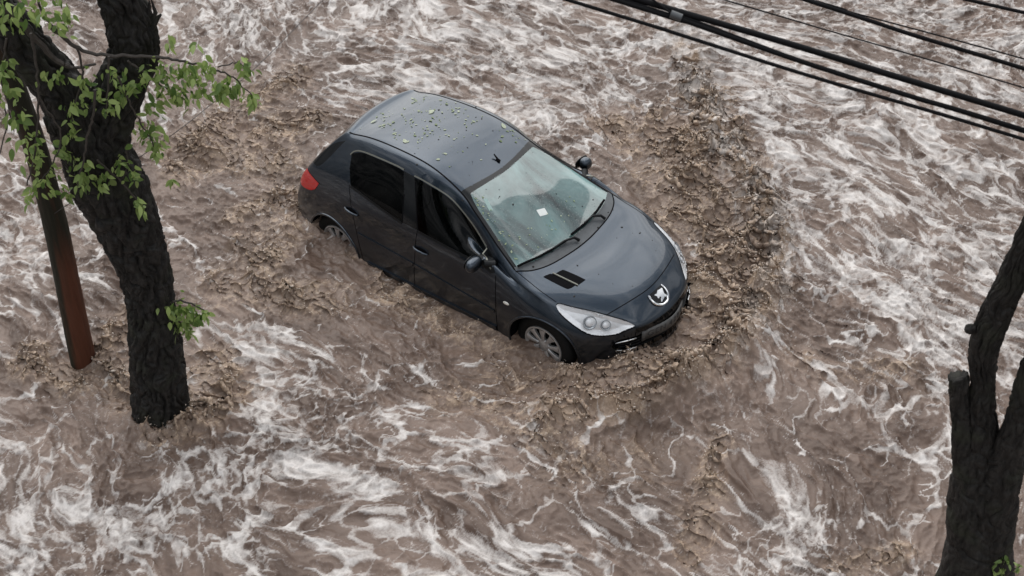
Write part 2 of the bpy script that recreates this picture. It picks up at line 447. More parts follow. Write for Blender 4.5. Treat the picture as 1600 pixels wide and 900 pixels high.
# outlines on the body (car frame, right side; the left side is mirrored)
G_REAR = [(-1.106,1.331),(-0.973,1.384),(-0.746,1.408),(-0.525,1.416),(-0.429,1.408),(-0.364,1.259),(-0.300,1.012),(-0.603,1.053),(-0.834,1.088),(-1.004,1.105),(-1.068,1.216)]
G_FRONT = [(-0.296,1.398),(-0.209,1.392),(-0.017,1.352),(0.109,1.305),(0.279,1.212),(0.452,1.115),(0.69,0.975),(0.735,0.972),(0.438,0.982),(0.1,1.0),(-0.105,1.012),(-0.199,1.229)]
B_PIL = [(-0.433,1.412),(-0.296,1.402),(-0.199,1.229),(-0.102,1.012),(-0.303,1.014),(-0.364,1.259)]
D_FRONT = [(-0.115,1.01),(-0.24,1.297),(-0.312,1.428),(-0.20,1.418),(0.0,1.375),(0.125,1.327),(0.295,1.232),(0.47,1.132),(0.74,0.985),(0.805,0.90),(0.822,0.60),(0.806,0.30),(-0.2,0.30),(-0.185,0.40),(-0.14,0.73)]
D_REAR = [(-0.115,1.01),(-0.24,1.297),(-0.312,1.428),(-0.525,1.436),(-0.75,1.43),(-0.985,1.405),(-1.135,1.345),(-1.09,1.216),(-1.02,1.10),(-0.95,0.884),(-0.902,0.72),(-0.872,0.5),(-0.862,0.30),(-0.2,0.30),(-0.185,0.40),(-0.14,0.73)]
WS_OUT = [(0.168,-0.494),(0.214,-0.255),(0.238,0),(0.214,0.255),(0.168,0.494),(0.315,0.526),(0.55,0.593),(0.73,0.643),(0.925,0.697),(1.045,0.60),(1.117,0.434),(1.158,0.18),(1.168,0),(1.158,-0.18),(1.117,-0.434),(1.045,-0.60),(0.925,-0.697),(0.73,-0.643),(0.55,-0.593),(0.315,-0.526)]
WS_GL = [(0.237,-0.445),(0.262,-0.25),(0.283,0),(0.262,0.25),(0.237,0.445),(0.352,0.500),(0.568,0.565),(0.775,0.625),(0.925,0.665),(1.0,0.50),(1.04,0.29),(1.058,0),(1.04,-0.29),(1.0,-0.50),(0.925,-0.665),(0.775,-0.625),(0.568,-0.565),(0.352,-0.500)]
HOOD_H = [(0.94,0.699),(1.045,0.60),(1.117,0.434),(1.158,0.18),(1.168,0)]
HOOD_S = [(0.94,0.699),(1.066,0.704),(1.229,0.714),(1.388,0.704)]
HL = [(1.402,-0.725,0.811),(1.414,-0.699,0.819),(1.527,-0.641,0.791),(1.674,-0.556,0.757),(1.772,-0.503,0.729),(1.931,-0.41,0.671),(1.992,-0.379,0.632),(1.924,-0.464,0.600),(1.898,-0.492,0.58),(1.814,-0.564,0.563),(1.717,-0.644,0.581),(1.636,-0.693,0.634),(1.528,-0.73,0.712),(1.444,-0.739,0.774)]
HF = [(1.765,0.509),(1.845,0.292),(1.882,0.08)]
HOOD = [(p[0], p[1]) for p in HOOD_S] + [(1.405,0.703),(1.527,0.645),(1.674,0.560)] + HF
HOOD = HOOD + [(p[0], -p[1]) for p in HOOD[::-1]] + [(p[0], -p[1]) for p in HOOD_H[1:]] + [(p[0], p[1]) for p in HOOD_H[::-1][1:-1]]
ROOF = [(-1.235,-0.443),(-0.98,-0.446),(-0.63,-0.456),(-0.2,-0.468),(0.165,-0.49),(0.214,-0.255),(0.238,0),(0.214,0.255),(0.165,0.49),(-0.2,0.468),(-0.63,0.456),(-0.98,0.446),(-1.235,0.443),(-1.29,0.2),(-1.30,0),(-1.29,-0.2)]
TAIL = [(-1.66,-0.655,0.985),(-1.596,-0.712,0.972),(-1.446,-0.751,0.946),(-1.49,-0.768,0.877),(-1.568,-0.769,0.83),(-1.699,-0.747,0.808),(-1.775,-0.68,0.83),(-1.72,-0.66,0.90)]
MOUTH = [(-0.555,0.455),(-0.50,0.516),(-0.375,0.532),(-0.2,0.548),(0,0.552),(0.2,0.548),(0.375,0.532),(0.50,0.516),(0.555,0.455),(0.53,0.385),(0.38,0.372),(0,0.365),(-0.38,0.372),(-0.53,0.385)]
AC = {'f': (1.295, 0.325), 'r': (-1.265, 0.325)}
ARCH = lambda k, r=0.347: [(AC[k][0] + r * math.cos(a), AC[k][1] + r * math.sin(a)) for a in np.linspace(-.9, math.pi + .9, 40)]

up = lambda V: V[:, 2] > .45
L_BODY, L_ARCH, L_WSB, L_WS, L_COWL, L_HOOD, L_ROOF, L_MOUTH, L_RW = range(9)
cut(WS_OUT, 'top', L_WSB, lim=up)
cut(WS_GL, 'top', L_WS, only=[L_WSB])
cut(HOOD, 'top', L_HOOD, only=[L_BODY], lim=up)
cut(ROOF, 'top', L_ROOF, only=[L_BODY], lim=lambda V: V[:, 2] > 1.2)
cut(MOUTH, 'front', L_MOUTH, only=[L_BODY], lim=lambda V: V[:, 0] > 1.5)
cen = CV[CT].mean(1)
LAB[(LAB == L_WSB) & (cen[:, 0] > np.interp(np.abs(cen[:, 1]), [0, .29, .5, .665, .7], [1.062, 1.044, 1.004, .929, .90]))] = L_COWL
for s, vw in ((0, 'side_r'), (1, 'side_l')):
    lim = (lambda V: V[:, 1] < -.3) if s == 0 else (lambda V: V[:, 1] > .3)
    b = 20 + 20 * s
    cut(D_FRONT, vw, b, only=[L_BODY], lim=lim)
    cut(D_REAR, vw, b + 1, only=[L_BODY], lim=lim)
    cut(B_PIL, vw, b + 2, only=[b, b + 1], lim=lim)
    cut(G_REAR, vw, b + 3, only=[L_BODY, b + 1, b + 2], lim=lim)
    cut(G_FRONT, vw, b + 4, only=[L_BODY, b, b + 2], lim=lim)
    for k in 'fr': cut(ARCH(k), vw, L_ARCH, lim=lambda V, s=s: np.abs(V[:, 1]) > .55 if True else None, only=[L_BODY, b, b + 1])
    cutv(HL if s == 0 else mir(HL), (.62, -.5 if s == 0 else .5, .6), b + 5, only=[L_BODY, L_HOOD])
    cutv(TAIL if s == 0 else mir(TAIL), (-.6, -1 if s == 0 else 1, .25), b + 6, only=[L_BODY])
    cut([(-1.27,1.37),(-1.245,1.385),(-1.476,1.10),(-1.62,1.065),(-1.55,1.16),(-1.40,1.30)], vw, L_RW, only=[L_BODY], lim=lim)
a_, b_, d_ = np.array([0, 1., 0]), np.array([0, 0, 1.]), np.array([-1., 0, 0])
cut([(-.47,1.365),(.47,1.365),(.64,1.075),(-.64,1.075)], (a_, b_, d_), L_RW, only=[L_BODY], lim=lambda V: V[:, 0] < -1.0)

CN = vnormals(CV, CT)
car = empty('hatchback_car')
tag(car, 'dark blue grey hatchback car half sunk in the brown flood water', 'car')
def part(name, label_id, mat, parent=car, shift=0.0):
    T = CT[np.isin(LAB, label_id)]
    u, inv = np.unique(T, return_inverse=True)
    return mesh(name, CV[u] + CN[u] * shift, inv.reshape(-1, 3), mat, parent, normals=CN[u])
body = part('body', [L_BODY], M_paint)
part('roof', [L_ROOF], M_paint)
hood = part('hood', [L_HOOD], M_paint)
frit = part('windscreen_border', [L_WSB], M_gloss_black)
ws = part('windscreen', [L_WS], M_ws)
cowl = part('wiper_cowl', [L_COWL], M_cowl)
part('grille_opening', [L_MOUTH], M_gap, shift=-0.04)
part('rear_window', [L_RW], M_gloss_black)
SIDES = ((0, 1), (1, -1))
doors = {}
for s, sg in SIDES:
    b = 20 + 20 * s
    fd = part('front_door', [b], M_paint); rd = part('rear_door', [b + 1], M_paint)
    doors[s] = (fd, rd)
    part('pillar_trim', [b + 2], M_gloss_black)
    part('side_window', [b + 3], M_side, rd); part('side_window', [b + 4], M_side, fd)
    # headlight: bowl, cover, bulbs
    ms = lambda P: P if s == 0 else mir(P)
    hl = empty('headlight'); hl.parent = car
    T = CT[LAB == b + 5]; u, inv = np.unique(T, return_inverse=True)
    e = np.sort(np.r_[T[:, [0, 1]], T[:, [1, 2]], T[:, [2, 0]]], 1); ue, cn = np.unique(e, axis=0, return_counts=True)
    bd = CV[np.unique(ue[cn == 1])]
    dist = np.min(np.linalg.norm(CV[u][:, None] - bd[None], axis=2), axis=1)
    mesh('headlight_cover', CV[u], inv.reshape(-1, 3), M_clear, hl, normals=CN[u])
    dep = np.minimum(.026, dist * .6 + .003)
    mesh('reflector', CV[u] - CN[u] * dep[:, None], inv.reshape(-1, 3), M_refl, hl)
    hd = Vector((.70, (-.52 if s == 0 else .52), .49)).normalized()
    rq = hd.to_track_quat('Y', 'Z').to_matrix()
    for (cx, cy, cz, rr) in ((1.68,-.615,.675,.060),(1.79,-.535,.645,.046)):
        cc = Vector(ms([(cx, cy, cz)])[0])
        co, no = onsurf(cc); cc = co - no * .018
        mb = MB(); mb.lathe([(rr * .62, -.012), (rr * .86, 0.002), (rr, .010), (rr * 1.04, .004)], 28)
        V = [rq @ Vector(v) + cc for v in mb.V]; mesh('lamp_ring', V, mb.F, M_reflgrey, hl)
        mb = MB(); mb.ellipsoid((0, 0, 0), (rr * .62, .016, rr * .62), seg=20, rings=10)
        V = [rq @ Vector(v) + cc - hd * .006 for v in mb.V]; mesh('bulb', V, mb.F, M_refl, hl)
    part('tail_light', [b + 6], M_red, shift=0.004)
    # shut lines, trims
    g = MB(); y3 = lambda P, yy: [(p[0], yy * -sg, p[1]) for p in P]
    def snap(P):
        out = []
        for x, z in P:
            h = BVH.ray_cast(Vector((x, -2 * sg, z)), Vector((0, sg, 0))); out.append(h[0] if h[0] is not None else Vector((x, -.8 * sg, z)))
        return out
    ribbon(g, snap([(0.80,0.915),(0.818,0.75),(0.822,0.60),(0.806,0.30)]))
    ribbon(g, snap([(-0.115,1.005),(-0.14,0.73),(-0.185,0.40),(-0.2,0.30)]), w=.006)
    ribbon(g, snap([(-1.02,1.10),(-0.95,0.884),(-0.902,0.72),(-0.872,0.5),(-0.862,0.30)]), w=.006)
    ribbon(g, snap([(-0.355,1.245),(-0.33,1.14),(-0.302,1.014)]), w=.012)
    ribbon(g, snap([(-0.275,1.37),(-0.19,1.20),(-0.11,1.012)]), w=.012)
    ribbon(g, [(p[0], -sg * p[1], z) for p, z in zip([(-1.25,.445),(-0.98,.447),(-0.63,.457),(-0.2,.469),(0.165,.492),(0.36,.546),(0.56,.60),(0.73,.645),(0.93,.699)], [1.43,1.48,1.507,1.487,1.366,1.27,1.158,1.06,.97])], w=.014)
    ribbon(g, [(x, -sg * y, z) for x, y, z in ((0.93,.70,.968),(1.066,.704,.925),(1.229,.714,.881),(1.39,.704,.828))], w=.006)
    ribbon(g, ms([(1.452,-0.745,0.764),(1.528,-0.735,0.706),(1.636,-0.70,0.628),(1.717,-0.65,0.575),(1.814,-0.568,0.556),(1.898,-0.497,0.573),(1.99,-.385,.624)]), w=.008)
    ribbon(g, ms([(1.405,-0.722,0.818),(1.418,-0.696,0.824),(1.527,-0.636,0.795),(1.674,-0.552,0.761),(1.772,-0.50,0.733),(1.931,-0.405,0.675)]), w=.007)
    g.build('panel_gap', M_gap, car)
    tm = MB(); ribbon(tm, snap([(-1.118,1.318),(-1.075,1.36),(-0.973,1.393),(-0.746,1.417),(-0.525,1.425),(-0.430,1.421)]), w=.013, off=.006)
    tm.build('window_trim', M_trim, rd)
    tm = MB(); ribbon(tm, snap([(-0.300,1.408),(-0.209,1.401),(-0.017,1.361),(0.115,1.312),(0.285,1.219),(0.46,1.121),(0.70,0.985),(.742,.955)]), w=.011, off=.006)
    tm.build('window_trim', M_trim, fd)
    tm = MB(); ribbon(tm, snap([(-1.0,1.095),(-0.834,1.08),(-0.603,1.045),(-0.31,1.006)]), w=.022, off=.006); tm.build('window_seal', M_black, rd)
    tm = MB(); ribbon(tm, snap([(-0.10,1.003),(0.1,.992),(0.438,.974),(0.70,.962)]), w=.022, off=.006); tm.build('window_seal', M_black, fd)
    tm = MB(); ribbon(tm, snap([(-0.155,0.628),(0.3,.588),(0.80,0.543)]), w=.035, off=.009, smooth=False); tm.build('rub_strip', M_paint, fd)
    tm = MB(); ribbon(tm, snap([(-0.875,0.662),(-0.5,.647),(-0.168,0.629)]), w=.035, off=.009, smooth=False); tm.build('rub_strip', M_paint, rd)
    tm = MB(); ribbon(tm, snap([(-0.80,0.335),(-0.2,.335),(0.80,0.335)]), w=.05, off=.012, smooth=False); tm.build('sill_trim', M_paint, car)
    # black triangle where the mirror stands
    decal('mirror_base', ms([(.585,-.66,1.052),(.735,-.735,.975),(.785,-.79,.93),(.745,-.81,.915),(.60,-.80,.975),(.575,-.74,1.02)]), (0.1, -1 if s == 0 else 1, .5), M_black, fd, .004)
    # handles
    for px, pz, dr in ((-0.955, .868, rd), (-0.062, .822, fd)):
        p0, n0 = snap([(px, pz)])[0], None
        cup = MB(); cup.ellipsoid(p0, (.085, .006, .035)); cup.build('handle_cup', M_gap, dr)
        h = MB(); pts = snap([(px - .085, pz + .012), (px - .05, pz + .014), (px, pz + .012), (px + .05, pz + .006), (px + .085, pz - .002)])
        offs = (.006, .026, .032, .026, .006)
        h.tube([p + Vector((0, -sg * o_, 0)) for p, o_ in zip(pts, offs)], [.011, .014, .015, .014, .011], 10)
        hh = h.build('door_handle', M_paint, dr)
    rp = MB(); p0 = snap([(.939, .697)])[0]; rp.ellipsoid(p0, (.034, .010, .017), seg=20, rings=12); rp.build('side_repeater', M_amber, car)
    # mirror
    mi = empty('door_mirror'); mi.parent = fd
    if s == 1: mi.location = (-.10, -.045, .005)
    else: mi.location = (.012, .022, -.004)
    hs = MB(); tl = Matrix.Rotation(R_(-6 * sg), 3, 'X') @ Matrix.Rotation(R_(8 * sg), 3, 'Z')
    hs.ellipsoid((.615, -sg * .915, 1.022), (.056, .100 if s == 0 else .062, .062), tl, 32, 20, 0.86); hs.build('mirror_housing', M_paint, mi)
    gl = MB(); gl.ellipsoid((.562, -sg * .918, 1.022), (.010, .082, .05), tl, 24, 12, 0.8); gl.build('mirror_glass', M_gloss_black, mi)
    ar = MB(); ar.tube([(.66, -sg * .84, 1.0), (.69, -sg * .80, .985), (.715, -sg * .765, .97)], [.036, .034, .042], 12); ar.build('mirror_arm', M_black, mi)
    # wheel arches and wheels
    for k in 'fr':
        lin = MB(); lin.lathe([(.352, .0), (.352, .30), (.05, .30)], 56, c=(AC[k][0], -sg * .86, AC[k][1]), sgn=sg)
        lin.V = [(v[0], max(-abs(BVH.ray_cast(Vector((v[0], -2, v[2])), Vector((0, 1, 0)))[0].y) + .004, v[1] * sg) * sg if BVH.ray_cast(Vector((v[0], -2, v[2])), Vector((0, 1, 0)))[0] is not None else v[1], v[2]) for v in lin.V]
        lin.build('arch_liner', M_gap, car)
        lip = MB(); pts = snap([(AC[k][0] + .352 * math.cos(a), AC[k][1] + .352 * math.sin(a)) for a in np.linspace(-.3, math.pi + .3, 44)])
        lip.tube(pts, .011, 8); lip.build('arch_lip', M_paint, car)
    for k, wx in (('f', 1.27), ('r', -1.27)):
        w = empty('wheel', (wx, -sg * .765, .31)); w.parent = car
        ty = MB(); ty.lathe([(.19, -.02), (.205, .004), (.235, .018), (.275, .012), (.298, -.005), (.308, -.03), (.310, -.09), (.308, -.15), (.295, -.18), (.20, -.18)], 64, sgn=-sg); ty.build('tyre', M_tyre, w)
        rm = MB(); rm.lathe([(.207, .002), (.203, .014), (.192, .016), (.178, .006), (.172, -.006), (.17, -.03)], 64, sgn=-sg)
        rm.lathe([(0.0, .012), (.030, .012), (.036, .008), (.060, .004), (.066, -.006), (.066, -.03)], 40, sgn=-sg)
        for i in range(9):
            a0 = 2 * math.pi * i / 9 + .2
            V = []
            for rr, hw, hh in ((.055, .017, .003), (.10, .019, .008), (.15, .027, .010), (.182, .036, .008)):
                for off, z in ((-1, -.018), (-1, 0), (-.62, .006), (.62, .006), (1, 0), (1, -.018)):
                    c0 = Vector((math.cos(a0), math.sin(a0))) * rr; t0 = Vector((-math.sin(a0), math.cos(a0))) * (off * hw)
                    V.append((c0.x + t0.x, -sg * (hh + z), c0.y + t0.y))
            F = []
            for r_ in range(3):
                for q in range(5): F.append((r_*6+q, r_*6+q+1, r_*6+q+7, r_*6+q+6))
            rm.add(V, F)
        rm.build('rim', M_rim, w)
        bk = MB(); bk.lathe([(0, -.035), (.19, -.035)], 40, sgn=-sg); bk.build('brake_shadow_disc', M_gap, w).name = 'wheel_shade_disc'  # black backing disc standing in for the shade behind the spokes

# front: hood line, grille bars, plate, emblem
g = MB(); ribbon(g, [(1.775,-.505,.732),(1.845,-.292,.762),(1.882,-.08,.765),(1.882,.08,.765),(1.845,.292,.762),(1.775,.505,.732)], w=.008)
ribbon(g, [(p[0], p[1], .95) for p in HOOD_H] + [(p[0], -p[1], .95) for p in HOOD_H[::-1][1:]], w=.012)
g.build('panel_gap', M_gap, hood)
def xat(y, z):
    h = BVH.ray_cast(Vector((4, y, z)), Vector((-1, 0, 0))); return h[0]
for zz in (.50, .405):
    for s in (-1, 1):
        mb = MB(); mb.tube([xat(s * y, zz + dz) + Vector((-.004, 0, 0)) for y, dz in ((.525, -.02 if zz > .45 else 0), (.49, -.008), (.44, 0), (.385, .004))], [.004, .008, .009, .008], 8); mb.build('grille_bar', M_chrome, car)
mb = MB()
for zz in (.39, .42, .45, .48, .51):
    mb.tube([xat(y, zz) + Vector((-.03, 0, 0)) for y in np.linspace(-.5, .5, 15)], .006, 6)
mb.build('grille_slats', M_black, car)
# bumper lip above the plate and below the emblem
mb = MB(); ribbon(mb, [(1.99,-.375,.585),(2.06,-.2,.575),(2.085,0,.572),(2.06,.2,.575),(1.99,.375,.585)], w=.05, off=.002); mb.build('bumper_slot', M_gloss_black, car)
# number plate: bent to the bumper
PW = 13
pv = []; pf = []
for i in range(PW):
    y = -.33 + .56 * i / (PW - 1); q = xat(y, .50)
    for z, dx in ((.435, .018), (.548, .022)): pv.append((max(q.x, 2.05) + dx - .35 * y * y, y, z))
for i in range(PW - 1): pf.append((2*i, 2*i+2, 2*i+3, 2*i+1))
pl = mesh('number_plate', pv, pf, M_plate, car)
sm = pl.modifiers.new('thick', 'SOLIDIFY'); sm.thickness = .008; sm.offset = -1
ink = pbr('plate_letter_ink', (.045, .045, .045), .6)
for k, ch_ in enumerate('GEN42B4'):
    fc = bpy.data.curves.new('plate_character', 'FONT'); fc.body = ch_; fc.size = .085; fc.align_x = 'CENTER'; fc.align_y = 'CENTER'; fc.extrude = .001
    fo = bpy.data.objects.new('plate_character', fc); COL.objects.link(fo)
    dg = bpy.context.evaluated_depsgraph_get(); dg.update()
    tme = bpy.data.meshes.new_from_object(fo.evaluated_get(dg)); bpy.data.objects.remove(fo)
    lv = []
    for v in tme.vertices:
        x, y, z = v.co; x += -.05 + (k - 3) * .062 + (.02 if k > 2 else -.01)
        q = xat(x, .50); lv.append((max(q.x, 2.05) + .0205 + .004 * ((y + .056) / .11) - .35 * x * x + z, x, .4915 + y))
    mesh('plate_character', lv, [tuple(p.vertices) for p in tme.polygons], ink, pl, smooth=False)
EMB = [(1.915,-0.105,0.745),(1.915,0.105,0.745),(1.955,0.115,0.712),(2.00,0.10,0.675),(2.035,0.045,0.645),(2.04,0.0,0.640),(2.035,-0.045,0.645),(2.00,-0.10,0.675),(1.955,-0.115,0.712)]
LION3 = [(1.938, 0.084, 0.729), (1.944, 0.09, 0.724), (1.962, 0.076, 0.711), (1.985, 0.065, 0.693), (2.006, 0.077, 0.673), (2.012, 0.056, 0.669), (2.002, 0.048, 0.678), (2.01, 0.024, 0.672), (2.016, -0.005, 0.666), (2.019, -0.03, 0.663), (1.998, -0.012, 0.683), (1.993, 0.004, 0.688), (1.984, 0.005, 0.695), (1.98, -0.01, 0.699), (1.987, -0.028, 0.692), (1.977, -0.035, 0.701), (1.965, -0.029, 0.711), (1.945, -0.047, 0.725), (1.942, -0.034, 0.728), (1.948, -0.011, 0.723), (1.933, 0.021, 0.735), (1.936, 0.044, 0.732), (1.938, 0.062, 0.73)]
_ec = np.array([1.985, 0, .69]); EMB = [tuple(_ec + .88 * (np.array(p) - _ec)) for p in EMB]; LION3 = [tuple(_ec + .88 * (np.array(p) - _ec)) for p in LION3]
em = decal('badge', EMB, (.7, 0, .7), M_gloss_black, car, .006, thick=.012)
mb = MB(); bp_ = crom([EMB[i] for i in (1, 2, 3, 4, 5, 6, 7, 8, 0)], 6, closed=False)
mb.tube([onsurf(p, .012)[0] for p in bp_], [.009 + .004 * math.sin(math.pi * i / (len(bp_) - 1)) for i in range(len(bp_))], 8); mb.build('badge_rim', M_chrome, em)
decal('badge_lion', LION3, (.7, 0, .7), M_chrome, em, .011, step=.01, thick=.004, smooth=False)
# hood vent (two dark openings with a bright bar between)
VL = [(1.157,-0.583,0.919),(1.167,-0.547,0.919),(1.207,-0.501,0.913),(1.422,-0.476,0.878),(1.405,-0.530,0.875),(1.362,-0.556,0.879)]
VR = [(1.211,-0.480,0.912),(1.222,-0.423,0.911),(1.254,-0.392,0.906),(1.453,-0.369,0.884),(1.441,-0.450,0.876)]
vt = decal('hood_vent', VL, (0.1, 0, 1), M_gap, hood, .004); decal('hood_vent', VR, (0.1, 0, 1), M_gap, hood, .004)
mb = MB(); mb.tube([onsurf(p, .008)[0] for p in ((1.19,-.497,.91),(1.28,-.484,.9),(1.44,-.462,.876))], .008, 8); mb.build('vent_bar', M_trim, hood)
# wipers
def wiper(pts, arm):
    w = MB(); w.tube([onsurf(p, .022)[0] for p in resample(pts, .05)], .011, 8); o = w.build('wiper_blade', M_gap, car)
    a = MB(); P = [onsurf(p, h)[0] for p, h in arm]; a.tube(P, [.016, .013, .010, .009][:len(P)], 8); a.build('wiper_arm', M_black, o)
wiper([(0.935,-0.665,.975),(1.0,-.47,.975),(1.035,-.27,.97),(1.05,-.12,.968)], [((1.115,-.03,.93),.02),((1.075,-.06,.95),.04),((1.045,-.16,.968),.04),((1.03,-.29,.97),.03)])
wiper([(1.035,-0.04,.968),(1.035,.15,.965),(1.015,.35,.965),(0.97,.53,.97)], [((1.115,.36,.93),.02),((1.075,.34,.95),.04),((1.03,.27,.968),.04),((1.03,.16,.97),.03)])
# antenna stub, papers behind the glass
mb = MB(); b0, n0 = onsurf((.165, .03, 1.40)); mb.ellipsoid(b0 + n0 * .006, (.028, .015, .012)); mb.tube([b0 + n0 * .01, b0 + Vector((-.02, 0, .03)), b0 + Vector((-.045, 0, .055))], [.010, .008, .006], 6); mb.build('antenna', M_gap, car)
decal('windscreen_sticker', [(.70,-.10,1.15),(.76,-.12,1.12),(.79,-.04,1.11),(.73,-.02,1.14)], (.45, 0, .9), M_paper, ws, .002, thick=.001, smooth=False)
decal('windscreen_sticker', [(.34,-.40,1.30),(.36,-.37,1.29),(.47,-.42,1.24),(.45,-.45,1.25)], (.45, 0, .9), pbr('pale_green_film', (.30,.42,.40), .6), ws, .002, thick=.001, smooth=False)
# interior
mb = MB(); mb.box((.80, 0, .80), (.42, 1.30, .16), Matrix.Rotation(R_(10), 3, 'Y'), .05); db = mb.build('dashboard', M_dash, car)
for sy in (-.36, .36):
    mb = MB(); mb.box((-.08, sy, .55), (.50, .48, .16), None, .06); st = mb.build('front_seat', M_seat, car)
    mb = MB(); mb.box((-.36, sy, .88), (.15, .46, .62), Matrix.Rotation(R_(-14), 3, 'Y'), .06); mb.build('seat_back', M_seat, st)
    mb = MB(); mb.box((-.46, sy, 1.24), (.10, .25, .17), Matrix.Rotation(R_(-10), 3, 'Y'), .04); mb.build('headrest', M_seat, st)
mb = MB(); mb.box((-1.0, 0, .60), (.45, 1.20, .18), None, .06); st = mb.build('rear_seat', M_seat, car)
mb = MB(); mb.box((-1.24, 0, .92), (.16, 1.20, .56), Matrix.Rotation(R_(-16), 3, 'Y'), .06); mb.build('seat_back', M_seat, st)
mb = MB(); mb.box((-.2, 0, .36), (2.2, 1.45, .06), None, .02); mb.build('cabin_floor', M_dash, car)
mb = MB(); tq = Matrix.Rotation(R_(65), 3, 'Y')
mb.tube([Vector((.42, .36, .93)) + tq @ Vector((.185 * math.cos(a), .185 * math.sin(a), 0)) for a in np.linspace(0, 2 * math.pi, 33)], .015, 8); mb.build('steering_wheel', M_black, car)
mb = MB(); mb.box((.40, 0, 1.27), (.02, .22, .06), Matrix.Rotation(R_(15), 3, 'Y'), .008); mb.build('rear_view_mirror', M_gloss_black, car)

_w = Matrix.Identity(4)
for i in range(3):
    for j in range(3): _w[i][j] = CAR_R[i][j]
_t = -CAR_R @ CAR_O
_w.translation = Vector(_t)
car.matrix_world = _w


# ------------------------------------------------------------------ flood water
FOAM_COVER = [
    [58, 68, 66, 61, 44, 33, 46, 55, 57, 45, 45, 45, 45, 45, 45, 45, 45, 45, 47, 45, 48, 50, 55, 38],
    [48, 55, 65, 67, 62, 49, 31, 42, 53, 60, 49, 45, 45, 45, 45, 45, 45, 49, 45, 49, 50, 55, 49, 37],
    [42, 47, 52, 62, 69, 64, 54, 36, 39, 51, 58, 52, 45, 45, 45, 45, 49, 45, 49, 50, 54, 52, 30, 53],
    [37, 41, 45, 50, 59, 69, 65, 58, 41, 35, 48, 56, 55, 45, 47, 48, 45, 49, 50, 53, 54, 30, 56, 31],
    [32, 36, 40, 44, 49, 57, 67, 67, 61, 46, 32, 45, 54, 61, 47, 45, 50, 50, 53, 55, 39, 36, 49, 31],
    [30, 31, 35, 39, 43, 47, 54, 64, 68, 63, 50, 31, 31, 43, 50, 50, 50, 52, 55, 47, 30, 57, 30, 40],
    [30, 30, 30, 34, 38, 42, 46, 51, 61, 69, 57, 35, 25, 48, 63, 52, 46, 55, 51, 30, 52, 43, 31, 40],
    [30, 30, 30, 30, 32, 36, 40, 45, 49, 49, 41, 30, 38, 56, 41, 42, 38, 46, 33, 36, 53, 30, 40, 40],
    [30, 30, 30, 30, 30, 31, 35, 39, 41, 29, 22, 18, 18, 17, 18, 19, 28, 34, 23, 57, 39, 31, 40, 40],
    [30, 30, 30, 30, 30, 30, 30, 34, 32, 28, 20, 11, 10, 10, 10, 10, 11, 22, 22, 39, 28, 39, 40, 40],
    [30, 30, 30, 30, 30, 34, 35, 31, 35, 31, 19, 15, 10, 10, 10, 10, 11, 20, 26, 27, 32, 40, 40, 40],
    [30, 30, 30, 31, 37, 40, 40, 48, 49, 45, 34, 30, 26, 24, 16, 10, 10, 31, 42, 42, 42, 40, 40, 40],
    [30, 30, 33, 39, 40, 44, 57, 66, 61, 54, 57, 57, 66, 59, 28, 16, 46, 58, 70, 69, 60, 47, 40, 40],
    [30, 35, 40, 40, 46, 59, 66, 67, 61, 72, 73, 84, 81, 68, 50, 42, 71, 60, 69, 77, 75, 63, 50, 40],
    [37, 40, 40, 48, 60, 67, 67, 61, 76, 75, 72, 77, 68, 68, 65, 67, 66, 60, 66, 70, 75, 79, 66, 54],
    [40, 40, 50, 61, 67, 66, 61, 75, 75, 70, 70, 62, 60, 75, 82, 72, 65, 60, 60, 63, 68, 73, 79, 70],
    [41, 52, 62, 68, 66, 61, 74, 76, 70, 70, 64, 55, 53, 69, 76, 70, 65, 60, 60, 60, 62, 67, 72, 78],
    [54, 62, 68, 66, 61, 73, 77, 70, 70, 65, 57, 51, 59, 68, 71, 67, 63, 60, 60, 60, 60, 60, 65, 70],
    [63, 68, 66, 60, 73, 77, 71, 70, 67, 59, 52, 56, 65, 70, 68, 61, 61, 62, 60, 60, 60, 60, 60, 64],
    [69, 66, 60, 72, 78, 71, 70, 68, 61, 54, 54, 62, 70, 70, 62, 60, 67, 67, 63, 60, 60, 60, 60, 60],
    [65, 60, 72, 78, 72, 70, 69, 63, 56, 52, 59, 67, 70, 66, 60, 62, 70, 70, 68, 64, 61, 60, 60, 60],
    [60, 71, 79, 73, 70, 70, 64, 57, 50, 57, 64, 70, 70, 61, 60, 66, 70, 70, 70, 69, 65, 62, 60, 60]]
MAP_X, MAP_Y, MAP_S = -11.0, -8.0, 0.8
# bands of foam and of churned water on the ground: outline, half width in metres, strength
FOAM_BANDS = [
    ([(-0.63, 4.21), (-0.1, 3.8), (0.42, 3.27)], 0.21, 0.30),
    ([(1.35, 2.57), (2.14, 2.02), (2.91, 1.78), (3.72, 1.75), (4.58, 1.89)], 0.21, 0.30),
    ([(-0.85, -2.39), (-0.68, -2.77), (-0.07, -2.78), (0.62, -3.08)], 0.17, 0.35),
    ([(1.01, -3.03), (1.94, -2.98), (2.8, -2.69)], 0.14, 0.35),
    ([(0.58, -2.27), (1.2, -2.07), (1.99, -2.08)], 0.11, 0.30),
    ([(3.74, -0.69), (4.2, -0.85), (4.2, -1.34)], 0.10, 0.45),
    ([(-0.82, -5.08), (-0.55, -4.53), (0.2, -4.44), (1.01, -4.03)], 0.15, 0.30),
    ([(-3.84, -2.54), (-3.19, -2.89), (-2.53, -2.72)], 0.18, 0.25),
    ([(-1.85, 1.51), (-1.03, 2.14)], 0.17, 0.20)]
